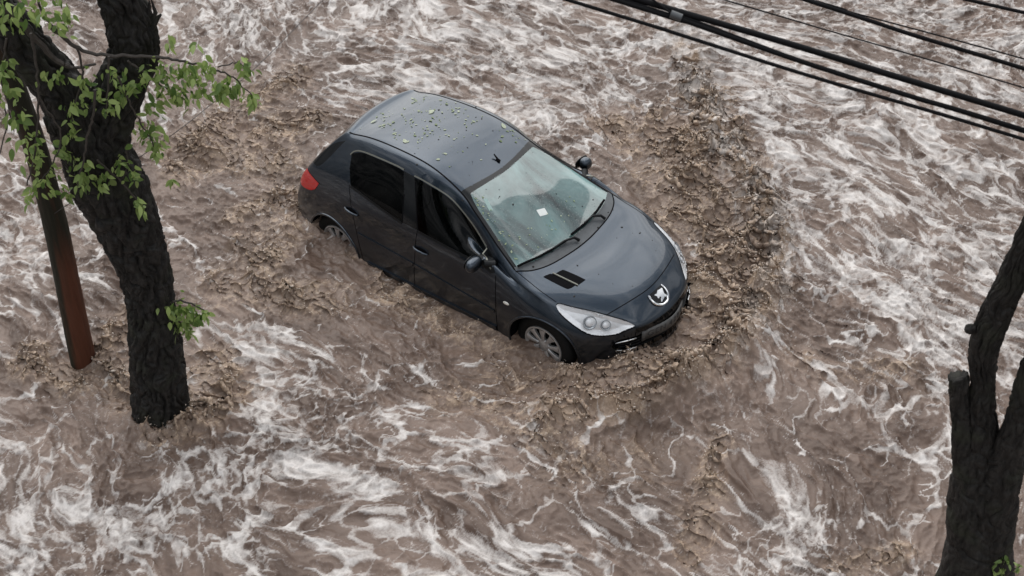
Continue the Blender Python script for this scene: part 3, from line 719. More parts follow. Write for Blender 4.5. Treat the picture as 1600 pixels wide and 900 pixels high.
CHURN_BANDS = [
    ([(-0.04, 3.53), (0.73, 2.92), (1.45, 2.24), (2.0, 1.66), (2.4, 0.93), (2.54, 0.39)], 0.26, 0.90),
    ([(0.25, 2.69), (1.07, 1.95), (1.82, 1.28), (2.17, 0.64)], 0.36, 0.95),
    ([(2.54, 0.39), (2.51, -0.26), (2.25, -0.85), (1.83, -1.38)], 0.19, 0.80),
    ([(2.09, 0.35), (2.02, -0.54), (1.59, -1.08), (1.09, -1.17)], 0.25, 0.85),
    ([(-0.91, -0.86), (-0.1, -1.04), (0.7, -1.06), (1.41, -1.03)], 0.17, 0.75),
    ([(-1.79, -0.68), (-1.68, -1.22), (-1.54, -1.94), (-0.66, -1.48)], 0.24, 0.70),
    ([(-3.56, 0.79), (-3.59, 0.15), (-3.5, -0.66)], 0.28, 0.50),
    ([(-2.88, 0.41), (-3.06, -0.17), (-3.25, -0.89), (-2.63, -0.4)], 0.27, 0.65),
    ([(-2.29, -1.07), (-2.04, -0.61)], 0.23, 0.60),
    ([(3.14, -0.81), (3.37, -1.25), (3.54, -1.78)], 0.15, 0.75),
    ([(-2.19, -3.66), (-1.61, -3.61), (-1.54, -3.25), (-0.6, -3.68), (-0.46, -3.38), (-0.64, -2.85), (-0.97, -2.7)], 0.17, 0.85),
    ([(-1.93, -2.92), (-1.74, -3.3)], 0.14, 0.70),
    ([(1.85, -0.87), (2.28, -0.23)], 0.22, 0.80),
    ([(1.21, 1.41), (0.43, 1.98), (-0.16, 2.23)], 0.23, 0.60),
    ([(3.12, 0.53), (4.02, 0.84)], 0.27, 0.25),
    ([(2.31, -1.65), (2.72, -1.32)], 0.32, 0.25),
    ([(4.74, -0.91), (4.64, -1.22)], 0.15, 0.60),
    ([(1.0, -1.75), (1.97, -1.55)], 0.21, 0.40)]
CREST = [(-0.66, 4.19), (-0.04, 3.53), (0.41, 3.11), (0.97, 2.68), (1.39, 2.33), (1.85, 1.91), (2.16, 1.67), (2.39, 1.26), (2.56, 0.84), (2.66, 0.37), (2.64, -0.16), (2.47, -0.59), (2.23, -1.01), (1.87, -1.35)]
WATER_STEP = 0.0125
_rng = np.random.RandomState(7)
_PERM = _rng.permutation(4096)
_GA = _rng.rand(4096) * 2 * np.pi
_GX, _GY = np.cos(_GA).astype(np.float32), np.sin(_GA).astype(np.float32)
_JX, _JY = _rng.rand(4096).astype(np.float32), _rng.rand(4096).astype(np.float32)
def _h(i, j, s): return _PERM[(_PERM[(i + s * 131) & 4095] + j) & 4095]
def perlin(x, y, s=0):
    xi = np.floor(x).astype(np.int64); yi = np.floor(y).astype(np.int64)
    fx = (x - xi).astype(np.float32); fy = (y - yi).astype(np.float32)
    u = fx * fx * fx * (fx * (fx * 6 - 15) + 10); v = fy * fy * fy * (fy * (fy * 6 - 15) + 10)
    def g(a, b, dx, dy): h = _h(a, b, s); return _GX[h] * dx + _GY[h] * dy
    n00 = g(xi, yi, fx, fy); n10 = g(xi + 1, yi, fx - 1, fy); n01 = g(xi, yi + 1, fx, fy - 1); n11 = g(xi + 1, yi + 1, fx - 1, fy - 1)
    a = n00 + u * (n10 - n00); b = n01 + u * (n11 - n01)
    return (a + v * (b - a)) * 1.5
def fbm(x, y, o, s, gain=.5, lac=2.03):
    r = 0; a = 1; t = 0
    for k in range(o): r = r + a * perlin(x, y, s + k); t += a; a *= gain; x = x * lac + 17.3; y = y * lac + 9.1
    return r / t
def ridged(x, y, o, s, gain=.5, lac=2.1):
    r = 0; a = 1; t = 0
    for k in range(o): r = r + a * (1 - 2 * np.abs(perlin(x, y, s + k))); t += a; a *= gain; x = x * lac + 11.3; y = y * lac + 5.7
    return r / t
def worley(x, y, s=0):
    """distance to the second nearest minus nearest cell point: small along cell borders"""
    xi = np.floor(x).astype(np.int64); yi = np.floor(y).astype(np.int64)
    f1 = np.full(x.shape, 9, np.float32); f2 = f1.copy()
    for i in (-1, 0, 1):
        for j in (-1, 0, 1):
            h = _h(xi + i, yi + j, s)
            d = np.hypot(xi + i + _JX[h] - x, yi + j + _JY[h] - y).astype(np.float32)
            f2 = np.minimum(f2, np.maximum(f1, d)); f1 = np.minimum(f1, d)
    return f2 - f1
def rank01(a):
    q = np.quantile(a, np.linspace(0, 1, 401)); return np.interp(a, q, np.linspace(0, 1, 401))
def sstep(a, b, x): t = np.clip((x - a) / (b - a), 0, 1); return t * t * (3 - 2 * t)
def sample_map(M, X, Y):
    gx = np.clip((X - MAP_X) / MAP_S, 0, M.shape[1] - 1.001); gy = np.clip((Y - MAP_Y) / MAP_S, 0, M.shape[0] - 1.001)
    i = gx.astype(int); j = gy.astype(int); a = gx - i; b = gy - j
    return (M[j, i] * (1 - a) + M[j, i + 1] * a) * (1 - b) + (M[j + 1, i] * (1 - a) + M[j + 1, i + 1] * a) * b
def dist_line(X, Y, P):
    best = np.full(X.shape, 1e9)
    for a, b in zip(P, P[1:]):
        dx, dy = b[0] - a[0], b[1] - a[1]; t = np.clip(((X - a[0]) * dx + (Y - a[1]) * dy) / (dx * dx + dy * dy), 0, 1)
        best = np.minimum(best, np.hypot(X - a[0] - t * dx, Y - a[1] - t * dy))
    return best

_r = np.array([RW[0][0], RW[0][1]]); _r /= np.linalg.norm(_r)
_f = np.array([-_r[1], _r[0]])
def axis_range(lo, hi, step, far):
    core = np.arange(lo, hi, step); g = [step * 1.25 ** k for k in range(1, 200)]
    t = np.cumsum(g); t = t[t < far]
    return np.r_[(lo - t)[::-1], core, core[-1] + t]
_cor = np.array([[-7.577, -0.081], [2.02, 7.308], [-0.45, -5.358], [5.698, -0.461]])
_U, _W = _cor @ _r, _cor @ _f
gu = axis_range(_U.min() - .7, _U.max() + .7, WATER_STEP, 1500)
gw = axis_range(_W.min() - .5, _W.max() + .5, WATER_STEP, 1500)
UU, WW = np.meshgrid(gu, gw)
X = (UU * _r[0] + WW * _f[0]).ravel(); Y = (UU * _r[1] + WW * _f[1]).ravel()
farfade = np.exp(-np.maximum(0, np.hypot(X, Y) - 12) / 15)
inside = (UU.ravel() > _U.min() - 2) & (UU.ravel() < _U.max() + 2) & (WW.ravel() > _W.min() - 2) & (WW.ravel() < _W.max() + 2)
foam_d = sample_map(np.array(FOAM_COVER) / 100.0, X, Y)
jx = .16 * fbm(X * 1.7, Y * 1.7, 3, 101); jy = .16 * fbm(X * 1.7 + 31, Y * 1.7, 3, 104)   # ragged outlines
for pts, w_, s_ in FOAM_BANDS: foam_d = np.maximum(foam_d, np.minimum(1, foam_d + s_ * np.exp(-(dist_line(X + jx, Y + jy, pts) / w_) ** 2)))
churn = np.zeros_like(X)
for pts, w_, s_ in CHURN_BANDS: churn = np.maximum(churn, s_ * np.exp(-(dist_line(X + 1.6 * jx, Y + 1.6 * jy, pts) / w_) ** 2))
calm = np.exp(-(np.hypot(X - 1.32, (Y + 1.02) * 1.1) / .42) ** 2) + 1.15 * np.exp(-(np.hypot(X + 1.15, (Y + 1.0) * 1.2) / .36) ** 2)
churn = churn * (1 - .75 * np.minimum(1, calm))
chm = np.clip(churn * (.65 + .9 * (.5 + fbm(X * 1.3, Y * 1.3, 2, 107))), 0, 1)
# the flow runs along -X; everything is drawn out along it and bent by slow eddies
wx = .50 * perlin(X * .35, Y * .45, 3) + .26 * perlin(X * .9, Y * 1.1, 4)
wy = .50 * perlin(X * .35 + 40, Y * .45, 5) + .26 * perlin(X * .9 + 40, Y * 1.1, 6)
ang = -.10 + .35 * perlin(X * .2, Y * .2, 8)
xr = X * np.cos(ang) + Y * np.sin(ang); yr = -X * np.sin(ang) + Y * np.cos(ang)
A = (xr + .6 * wx) / 1.5; B = yr + .6 * wy
wf = .17 * fbm(A * 2.3, B * 2.3, 4, 20, .55); wg = .17 * fbm(A * 2.3 + 9, B * 2.3, 4, 24, .55)
A2 = A + wf; B2 = B + wg
# --- foam: a net of wavering strands round smooth brown windows, in three sizes, over a thin film
d1 = worley((A2 + .25 * wf) * 3.3, (B2 + .25 * wg) * 3.3, 30)
d2 = worley((A2 + .5 * wg) * 7.0, (B2 + .5 * wf) * 7.0, 31)
d3 = worley((A2 + .3 * wg) * 15.0, (B2 + .3 * wf) * 15.0, 32)
soft = fbm(A * 1.3, B * 1.6, 3, 37)
mid_ = fbm(A2 * 4.5, B2 * 5, 3, 40, .55)
fine = fbm(A2 * 15, B2 * 17, 3, 42, .65)
D = np.clip(.20 + .72 * foam_d + .36 * soft + .24 * mid_, 0.0, 1.1) * (1 - .85 * chm)
wob = 1 + .9 * mid_ + .5 * fine
w1 = .02 + .40 * sstep(.18, 1.05, D) * wob; w2 = .012 + .42 * sstep(.35, 1.1, D) * wob; w3 = .46 * sstep(.55, 1.15, D) * wob
def strandf(d, w): return sstep(1.0, .45, d / np.maximum(w, .004))
on = lambda lo, hi: sstep(lo, hi, D + .25 * mid_)
s1 = strandf(d1, w1) * on(.10, .34); s2 = strandf(d2, w2) * on(.25, .55); s3 = strandf(d3, w3) * on(.45, .8)
str_ = np.clip(.55 + .85 * mid_ + .75 * fine + .35 * (D - .5), .12, 1.0)
foam = np.maximum(np.maximum(s1 * (1 - .55 * sstep(.22, .6, d3 + .25 * fine)), .85 * s2 * (1 - .3 * sstep(.3, .7, d3))), .66 * s3) * str_
film = sstep(.55, 1.1, D + .45 * mid_) * (.14 + .20 * sstep(-.2, .3, fine))
foam = np.maximum(foam, film)
# thin threads of froth everywhere
t1 = np.abs(fbm(A2 * 5.5, B2 * 6.5, 2, 52)); thm = sstep(-.15, .40, perlin(X * 1.3, Y * 1.3, 58) + .20)
t2 = np.abs(fbm(A2 * 10, B2 * 13, 2, 55))
threads = np.maximum(sstep(.06, .012, t1) * thm, .7 * sstep(.07, .015, t2) * sstep(-.05, .4, perlin(X * 1.9, Y * 1.9, 59) + .12)) * (.6 + .8 * fine)
foam = np.clip(np.maximum(foam, threads * (.30 + .30 * foam_d)), 0, 1)
# --- heights
crest_d = dist_line(X + .8 * jx, Y + .8 * jy, CREST)
outx = np.maximum(0, dist_line(X, Y, [(-1.9, 0), (2.0, 0)]) - .85)
H = .080 * fbm(A * .9, B * 1.0, 3, 60) + .056 * (ridged(A2 * 1.7, B2 * 2.3, 4, 64, .55) - .3)
H += .042 * (ridged(A2 * 4.5, B2 * 6, 4, 68, .62) - .3) * (.6 + .8 * (.5 + perlin(X * 1.1, Y * 1.1, 140))) + .011 * (1 - 1.6 * np.abs(perlin(A2 * 9 + wf * 8, B2 * 13, 73))) * sstep(-.35, .35, perlin(X * 1.6, Y * 1.6, 74)) + .005 * fbm(A2 * 22, B2 * 22, 2, 72)
c1 = fbm(X * 2.2, Y * 2.2, 3, 76, .5) * .20; c2 = fbm(X * 2.2 + 30, Y * 2.2, 3, 78, .5) * .20
XA = X + c1; YA = Y + c2
# churned water: torn sharp crests over hollows
pk1 = lambda x, y, s: (1 - np.abs(perlin(x, y, s)) * 1.7) ** 2
r1 = pk1(XA * 2.2, YA * 3.2, 84); r2 = pk1(XA * 5.2 + c2 * 3, YA * 7.6, 124); r3 = pk1(XA * 11 + c2 * 8, YA * 15.5, 126); r4 = pk1(XA * 21 + c1 * 12, YA * 27, 128)
e1 = fbm(XA * 3.0, YA * 3.8, 3, 130, .55)
brk = .4 + 1.1 * sstep(-.3, .4, e1)
ch = .060 * r1 * (.5 + brk * .5) + .042 * r2 * brk + .034 * r3 * brk + .011 * r4 * brk + .07 * e1 - .065
H = H + (ch + .02) * chm
H += .16 * np.exp(-(crest_d / .25) ** 2) * (.45 + .9 * fbm(X * 2.5, Y * 2.5, 3, 88) + .35 * r2 + .15 * r3)
H += (.03 + .07 * sstep(1.4, 2.2, X)) * np.exp(-(outx / .22) ** 2) * sstep(-1.0, 1.0, X)
for tx, ty, tr_ in ((-.82, -3.38, .25), (-1.87, -3.43, .12)):
    rr_ = np.hypot(X - tx, Y - ty); H += .055 * np.exp(-((rr_ - tr_ - .06) / .10) ** 2) * sstep(-.25, .25, X - tx); H -= .07 * np.exp(-(np.hypot((X - tx + tr_ * 1.5) / 1.6, Y - ty) / (tr_ * 1.1)) ** 2)
H -= .085 * np.minimum(1.15, calm)
side_ = np.exp(-(dist_line(X, Y, [(-.7, -.98), (1.0, -.98)]) / .22) ** 2); H -= side_ * (.035 + .6 * np.maximum(H, 0))
H += .010 * foam * (.6 + fine)
H *= farfade
# --- froth: aerated, paler water on the broken crests, thrown threads
pk = rank01(.45 * r1 + .55 * r2 + .35 * r3 + .15 * r4 + .5 * e1)
fr = sstep(.50, 1.0, pk) * sstep(.05, .5, chm)
fil = np.maximum(sstep(.07, .01, np.abs(fbm(XA * 6, YA * 7, 3, 92))), sstep(.06, .01, np.abs(fbm(XA * 13, YA * 15, 2, 96)))) * sstep(.06, .4, chm)
fr = np.clip(.22 * chm + .70 * fr + .70 * fil * (.35 + .65 * pk), 0, 1)
tanm = np.exp(-(crest_d / .16) ** 2) * sstep(-.25, .35, fbm(X * 4, Y * 4, 4, 94, .6) + .15)
fr = np.maximum(fr, tanm * (.65 + .45 * pk))
lip = np.exp(-((crest_d - .03) / .20) ** 2) * sstep(-.22, .18, fbm(X * 6, Y * 6, 4, 97, .6)) * .9
foam = np.clip(np.maximum(foam, lip * (.45 + .55 * sstep(1.0, 2.6, Y)) * sstep(-1.2, .6, Y) * (.75 + .8 * fine)), 0, 1)
mud = np.clip(.46 + .65 * fbm(A * 1.3, B * 1.6, 3, 99) + .75 * fbm(A2 * 3.2 + wg, B2 * 4.2, 4, 160, .6) + .35 * fine, 0, 1)

nu, nw = len(gu), len(gw); ii = np.arange(nu * nw).reshape(nw, nu)
quads = np.stack([ii[:-1, :-1], ii[:-1, 1:], ii[1:, 1:], ii[1:, :-1]], -1).reshape(-1, 4)
wm = bpy.data.meshes.new('flood_water')
wm.vertices.add(nu * nw); wm.loops.add(quads.size); wm.polygons.add(len(quads))
# water gathers towards its crests, which makes them sharp and the hollows wide
gxs = np.gradient(H.reshape(nw, nu), axis=1).ravel() / WATER_STEP; gys = np.gradient(H.reshape(nw, nu), axis=0).ravel() / WATER_STEP
amt = (.006 + .016 * chm) * inside
sx = np.clip(gxs, -1.2, 1.2) * amt; sy = np.clip(gys, -1.2, 1.2) * amt
co = np.stack([X + sx * _r[0] + sy * _f[0], Y + sx * _r[1] + sy * _f[1], H], -1).astype(np.float32)
wm.vertices.foreach_set('co', co.ravel())
wm.loops.foreach_set('vertex_index', quads.ravel().astype(np.int32))
wm.polygons.foreach_set('loop_start', np.arange(0, quads.size, 4, dtype=np.int32))
wm.polygons.foreach_set('use_smooth', np.ones(len(quads), bool))
for nm, arr in (('foam', foam), ('froth', fr), ('mud', mud), ('churn', chm)):
    at = wm.attributes.new(nm, 'FLOAT', 'POINT'); at.data.foreach_set('value', arr.astype(np.float32))
wm.update(calc_edges=True)
def water_mat():
    m, t, o = new_mat('muddy_flood_water')
    at = lambda n: N(t, 'ShaderNodeAttribute', attribute_name=n).outputs['Fac']
    tc = N(t, 'ShaderNodeTexCoord')
    n1 = N(t, 'ShaderNodeTexNoise', {'Vector': tc.outputs['Object'], 'Scale': 55.0, 'Detail': 6.0, 'Roughness': 0.65})
    n2 = N(t, 'ShaderNodeTexNoise', {'Vector': tc.outputs['Object'], 'Scale': 140.0, 'Detail': 3.0})
    brown = N(t, 'ShaderNodeMixRGB', {0: at('mud'), 1: (0.084, 0.053, 0.039, 1), 2: (0.234, 0.170, 0.137, 1)})
    frm = N(t, 'ShaderNodeMath', {0: at('froth'), 1: N(t, 'ShaderNodeMapRange', {'Value': n1.outputs[0], 'From Min': .3, 'From Max': .7, 'To Min': .45, 'To Max': 1.15}).outputs[0]}, operation='MULTIPLY', use_clamp=True)
    b2_ = N(t, 'ShaderNodeMixRGB', {0: frm.outputs[0], 1: brown.outputs[0], 2: (0.55, 0.415, 0.305, 1)})
    # fine bubbles break up the foam's edge
    e = N(t, 'ShaderNodeMath', {0: at('foam'), 1: N(t, 'ShaderNodeMapRange', {'Value': n1.outputs[0], 'From Min': .25, 'From Max': .75, 'To Min': -.22, 'To Max': .22}).outputs[0]}, operation='ADD')
    e2 = N(t, 'ShaderNodeMapRange', {'Value': e.outputs[0], 'From Min': .08, 'From Max': .98})
    col = N(t, 'ShaderNodeMixRGB', {0: e2.outputs[0], 1: b2_.outputs[0], 2: (0.71, 0.67, 0.64, 1)})
    rg = N(t, 'ShaderNodeMapRange', {'Value': e2.outputs[0], 'To Min': 0.09, 'To Max': 0.75})
    rg2 = N(t, 'ShaderNodeMath', {0: rg.outputs[0], 1: N(t, 'ShaderNodeMath', {0: at('froth'), 1: .15}, operation='MULTIPLY').outputs[0]}, operation='MAXIMUM')
    bp = N(t, 'ShaderNodeBump', {'Height': n1.outputs[0], 'Strength': 0.6, 'Distance': 0.009})
    bp2 = N(t, 'ShaderNodeBump', {'Height': n2.outputs[0], 'Strength': 0.35, 'Distance': 0.003, 'Normal': bp.outputs[0]})
    p = N(t, 'ShaderNodeBsdfPrincipled', {'Base Color': col.outputs[0], 'Roughness': rg2.outputs[0], 'IOR': 1.33, 'Normal': bp2.outputs[0]})
    t.links.new(p.outputs[0], o.inputs[0])
    return m
wm.materials.append(water_mat())
water = link(bpy.data.objects.new('flood_water', wm)); tag(water, kind='structure')

OAK_STEM = [(-0.854, -3.434, -0.381, 0.28), (-0.836, -3.404, -0.11, 0.265), (-0.831, -3.396, 0.006, 0.255), (-0.816, -3.371, 0.306, 0.244), (-0.791, -3.33, 0.739, 0.225), (-0.773, -3.301, 1.087, 0.203), (-0.765, -3.288, 1.497, 0.209), (-0.778, -3.31, 1.888, 0.244), (-0.801, -3.348, 2.23, 0.278), (-0.828, -3.391, 2.519, 0.293), (-0.847, -3.422, 2.766, 0.265), (-0.869, -3.457, 2.978, 0.242), (-0.89, -3.491, 3.185, 0.212)]
OAK_LIMB_A = [(-0.832, -3.397, 2.581, 0.239), (-0.875, -3.468, 3.01, 0.214), (-0.908, -3.521, 3.321, 0.187), (-0.958, -3.603, 3.58, 0.17), (-1.007, -3.682, 3.825, 0.158), (-1.068, -3.783, 4.103, 0.142), (-1.144, -3.906, 4.446, 0.126), (-1.264, -4.101, 5.078, 0.092), (-1.32, -4.193, 5.871, 0.053), (-1.311, -4.18, 6.388, 0.016)]
OAK_LIMB_B = [(-0.808, -3.397, 2.562, 0.239), (-0.792, -3.37, 2.819, 0.207), (-0.743, -3.29, 3.065, 0.195), (-0.664, -3.162, 3.323, 0.184), (-0.605, -3.066, 3.514, 0.18), (-0.595, -3.05, 3.721, 0.18), (-0.609, -3.073, 3.933, 0.164), (-0.619, -3.088, 4.162, 0.153), (-0.619, -3.089, 4.406, 0.142)]
OAK_STUBS = [[(-0.482, -2.98, 3.755, 0.022), (-0.448, -2.925, 3.845, 0.016), (-0.454, -2.935, 3.959, 0.004)], [(-0.475, -2.969, 3.727, 0.027), (-0.445, -2.92, 3.802, 0.018), (-0.429, -2.894, 3.826, 0.007)], [(-0.487, -2.988, 3.809, 0.02), (-0.464, -2.951, 3.902, 0.011), (-0.462, -2.947, 3.952, 0.004)]]
OAK_TWIGS = [[(-0.851, -3.906, 4.313, 0.025), (-0.758, -3.755, 4.007, 0.024), (-0.68, -3.627, 3.719, 0.02), (-0.625, -3.538, 3.638, 0.013), (-0.552, -3.419, 3.637, 0.009)], [(-0.629, -3.641, 4.014, 0.019), (-0.567, -3.54, 3.827, 0.015), (-0.501, -3.432, 3.747, 0.013), (-0.372, -3.221, 3.669, 0.012), (-0.272, -3.059, 3.615, 0.011), (-0.185, -2.917, 3.534, 0.009), (-0.097, -2.774, 3.442, 0.008), (-0.033, -2.669, 3.337, 0.006), (0.027, -2.57, 3.155, 0.004)], [(-0.658, -3.784, 4.024, 0.011), (-0.67, -3.803, 3.737, 0.009), (-0.694, -3.842, 3.487, 0.008), (-0.749, -3.932, 3.107, 0.007), (-0.812, -4.034, 2.828, 0.005)], [(-0.45, -3.54, 3.532, 0.011), (-0.475, -3.581, 3.33, 0.009), (-0.516, -3.648, 3.158, 0.008), (-0.552, -3.706, 2.952, 0.006), (-0.602, -3.788, 2.749, 0.004)], [(-0.585, -3.569, 2.885, 0.009), (-0.53, -3.479, 2.694, 0.007), (-0.489, -3.412, 2.513, 0.006), (-0.465, -3.374, 2.368, 0.004)], [(-0.418, -3.392, 3.738, 0.009), (-0.441, -3.43, 3.529, 0.007), (-0.472, -3.481, 3.286, 0.004)], [(-0.397, -3.263, 3.644, 0.009), (-0.337, -3.164, 3.496, 0.007), (-0.279, -3.07, 3.351, 0.005), (-0.223, -2.978, 3.227, 0.004)], [(-0.409, -3.359, 3.558, 0.009), (-0.387, -3.322, 3.306, 0.007), (-0.355, -3.27, 3.07, 0.006), (-0.334, -3.235, 2.907, 0.004)], [(-0.562, -3.531, 3.819, 0.009), (-0.564, -3.534, 3.587, 0.007), (-0.633, -3.647, 3.326, 0.005), (-0.639, -3.657, 3.137, 0.004)], [(-0.829, -3.871, 3.962, 0.009), (-0.867, -3.933, 3.725, 0.007), (-0.886, -3.964, 3.419, 0.005), (-0.89, -3.971, 3.231, 0.004)], [(-0.68, -3.838, 3.544, 0.007), (-0.638, -3.77, 3.201, 0.006), (-0.701, -3.872, 2.954, 0.005), (-0.756, -3.962, 2.839, 0.003)], [(-0.474, -3.388, 2.944, 0.008), (-0.478, -3.395, 2.802, 0.006), (-0.51, -3.447, 2.673, 0.004)], [(-0.655, -3.645, 4.309, 0.011), (-0.667, -3.664, 4.169, 0.008), (-0.653, -3.642, 4.04, 0.006), (-0.609, -3.57, 3.937, 0.003)], [(-0.069, -2.765, 3.465, 0.006), (0.009, -2.639, 3.468, 0.005), (0.041, -2.587, 3.378, 0.003)], [(-0.919, -4.017, 3.593, 0.007), (-0.904, -3.993, 3.347, 0.006), (-0.96, -4.085, 3.072, 0.004)], [(-0.62, -3.243, 1.216, 0.015), (-0.582, -3.181, 1.249, 0.01), (-0.52, -3.08, 1.177, 0.008), (-0.469, -2.997, 1.062, 0.004)], [(-0.61, -3.266, 1.21, 0.013), (-0.587, -3.228, 1.105, 0.01), (-0.55, -3.167, 0.961, 0.005), (-0.541, -3.153, 0.87, 0.003)], [(-0.6, -3.25, 1.259, 0.01), (-0.604, -3.255, 1.344, 0.008), (-0.642, -3.317, 1.339, 0.004)]]
OAK_TUFTS = [((-0.711, -3.831, 4.194), 0.122, 16), ((-0.625, -3.691, 4.187), 0.122, 16), ((-0.566, -3.595, 4.055), 0.084, 9), ((-0.537, -3.549, 4.151), 0.056, 5), ((-0.789, -3.959, 3.831), 0.066, 8), ((-0.797, -3.973, 3.619), 0.075, 8), ((-0.812, -3.996, 3.388), 0.075, 9), ((-0.778, -3.94, 3.137), 0.103, 14), ((-0.768, -3.924, 2.942), 0.103, 12), ((-0.769, -3.926, 2.771), 0.094, 9), ((-0.832, -4.028, 2.757), 0.047, 4), ((-0.681, -3.782, 3.034), 0.066, 6), ((-0.643, -3.721, 2.879), 0.084, 9), ((-0.605, -3.659, 2.744), 0.094, 11), ((-0.552, -3.572, 2.728), 0.056, 6), ((-0.697, -3.809, 2.687), 0.047, 4), ((-0.452, -3.409, 2.451), 0.052, 6), ((-0.44, -3.39, 2.39), 0.028, 3), ((-0.486, -3.465, 3.304), 0.042, 5), ((-0.507, -3.5, 3.46), 0.056, 6), ((-0.584, -3.625, 3.388), 0.075, 7), ((-0.621, -3.685, 3.216), 0.066, 7), ((-0.543, -3.558, 3.556), 0.075, 8), ((-0.636, -3.71, 3.66), 0.066, 7), ((-0.449, -3.405, 2.734), 0.056, 6), ((-0.476, -3.448, 2.835), 0.056, 6), ((-0.345, -3.235, 2.998), 0.075, 11), ((-0.363, -3.264, 3.119), 0.066, 8), ((-0.336, -3.22, 2.886), 0.047, 6), ((-0.257, -3.091, 3.532), 0.075, 11), ((-0.254, -3.087, 3.37), 0.094, 14), ((-0.206, -3.009, 3.294), 0.075, 11), ((-0.177, -2.961, 3.497), 0.066, 9), ((-0.111, -2.853, 3.499), 0.075, 10), ((-0.135, -2.892, 3.381), 0.066, 9), ((-0.071, -2.788, 3.275), 0.066, 10), ((-0.043, -2.742, 3.328), 0.056, 7), ((0.037, -2.612, 3.423), 0.056, 9), ((0.048, -2.594, 3.165), 0.047, 8), ((0.0, -2.672, 3.254), 0.056, 6), ((-0.317, -3.19, 3.506), 0.075, 9), ((-0.316, -3.188, 3.263), 0.066, 8), ((-0.383, -3.297, 3.429), 0.066, 7), ((-0.422, -3.36, 3.58), 0.066, 7), ((-0.213, -3.019, 3.764), 0.038, 3), ((-0.126, -2.877, 3.695), 0.028, 2), ((-0.444, -3.396, 3.404), 0.056, 6), ((-0.308, -3.174, 2.592), 0.009, 2), ((-0.603, -3.254, 1.233), 0.066, 14), ((-0.556, -3.177, 1.149), 0.084, 26), ((-0.506, -3.096, 1.091), 0.066, 16), ((-0.465, -3.028, 1.065), 0.038, 7), ((-0.563, -3.189, 0.998), 0.066, 14), ((-0.544, -3.158, 0.9), 0.028, 5), ((-0.637, -3.309, 1.336), 0.028, 4)]
POST_AXIS = [(-1.872, -3.43, -0.289, 0.116), (-1.865, -3.417, -0.021, 0.111), (-1.846, -3.38, 0.723, 0.106), (-1.827, -3.345, 1.471, 0.101), (-1.82, -3.333, 2.242, 0.094), (-1.832, -3.355, 2.769, 0.089), (-1.841, -3.371, 3.124, 0.085), (-1.855, -3.398, 3.738, 0.079)]
SNAG_STEM = [(5.714, -1.581, -0.202, 0.384), (5.666, -1.592, 0.394, 0.349), (5.656, -1.595, 0.9, 0.305), (5.645, -1.597, 1.172, 0.274), (5.584, -1.612, 1.54, 0.235), (5.514, -1.629, 1.886, 0.201), (5.467, -1.64, 2.198, 0.153), (5.432, -1.648, 2.503, 0.111), (5.383, -1.66, 2.817, 0.085), (5.345, -1.669, 3.069, 0.099), (5.349, -1.668, 3.305, 0.105), (5.39, -1.658, 3.619, 0.095), (5.416, -1.652, 3.914, 0.085), (5.464, -1.641, 4.313, 0.077), (5.489, -1.635, 4.659, 0.07), (5.499, -1.632, 5.249, 0.059), (5.445, -1.645, 5.936, 0.045), (5.402, -1.655, 6.693, 0.028), (5.36, -1.665, 7.176, 0.011)]
SNAG_LIMB_A = [(5.687, -1.618, 1.428, 0.168), (5.652, -1.627, 1.859, 0.155), (5.639, -1.63, 2.219, 0.132), (5.643, -1.629, 2.58, 0.097), (5.641, -1.629, 2.856, 0.095), (5.651, -1.627, 3.22, 0.1), (5.653, -1.626, 3.62, 0.097), (5.65, -1.627, 4.264, 0.079), (5.699, -1.615, 5.018, 0.058), (5.639, -1.63, 5.76, 0.033), (5.588, -1.642, 6.14, 0.012)]
SNAG_STUMP = [(5.534, -1.675, 1.818, 0.123), (5.438, -1.698, 2.139, 0.105), (5.352, -1.719, 2.452, 0.079), (5.297, -1.732, 2.682, 0.07), (5.272, -1.738, 2.809, 0.074), (5.253, -1.742, 2.877, 0.066)]
SNAG_KNOTS = [(5.26, -1.751, 3.268, 0.034), (5.544, -1.683, 2.717, 0.058), (5.558, -1.68, 2.877, 0.053)]
SNAG_TUFTS = [((5.777, -1.71, 1.429), 0.036, 7), ((5.828, -1.698, 1.523), 0.029, 5), ((5.762, -1.713, 1.355), 0.025, 4), ((5.915, -1.677, 1.48), 0.018, 3), ((5.826, -1.698, 1.404), 0.029, 5)]
SNAG_TWIGS = [[(5.733, -1.71, 1.083, 0.011), (5.767, -1.702, 1.307, 0.008), (5.823, -1.688, 1.524, 0.004)], [(5.834, -1.686, 1.209, 0.008), (5.863, -1.679, 1.374, 0.006), (5.916, -1.666, 1.496, 0.003)]]
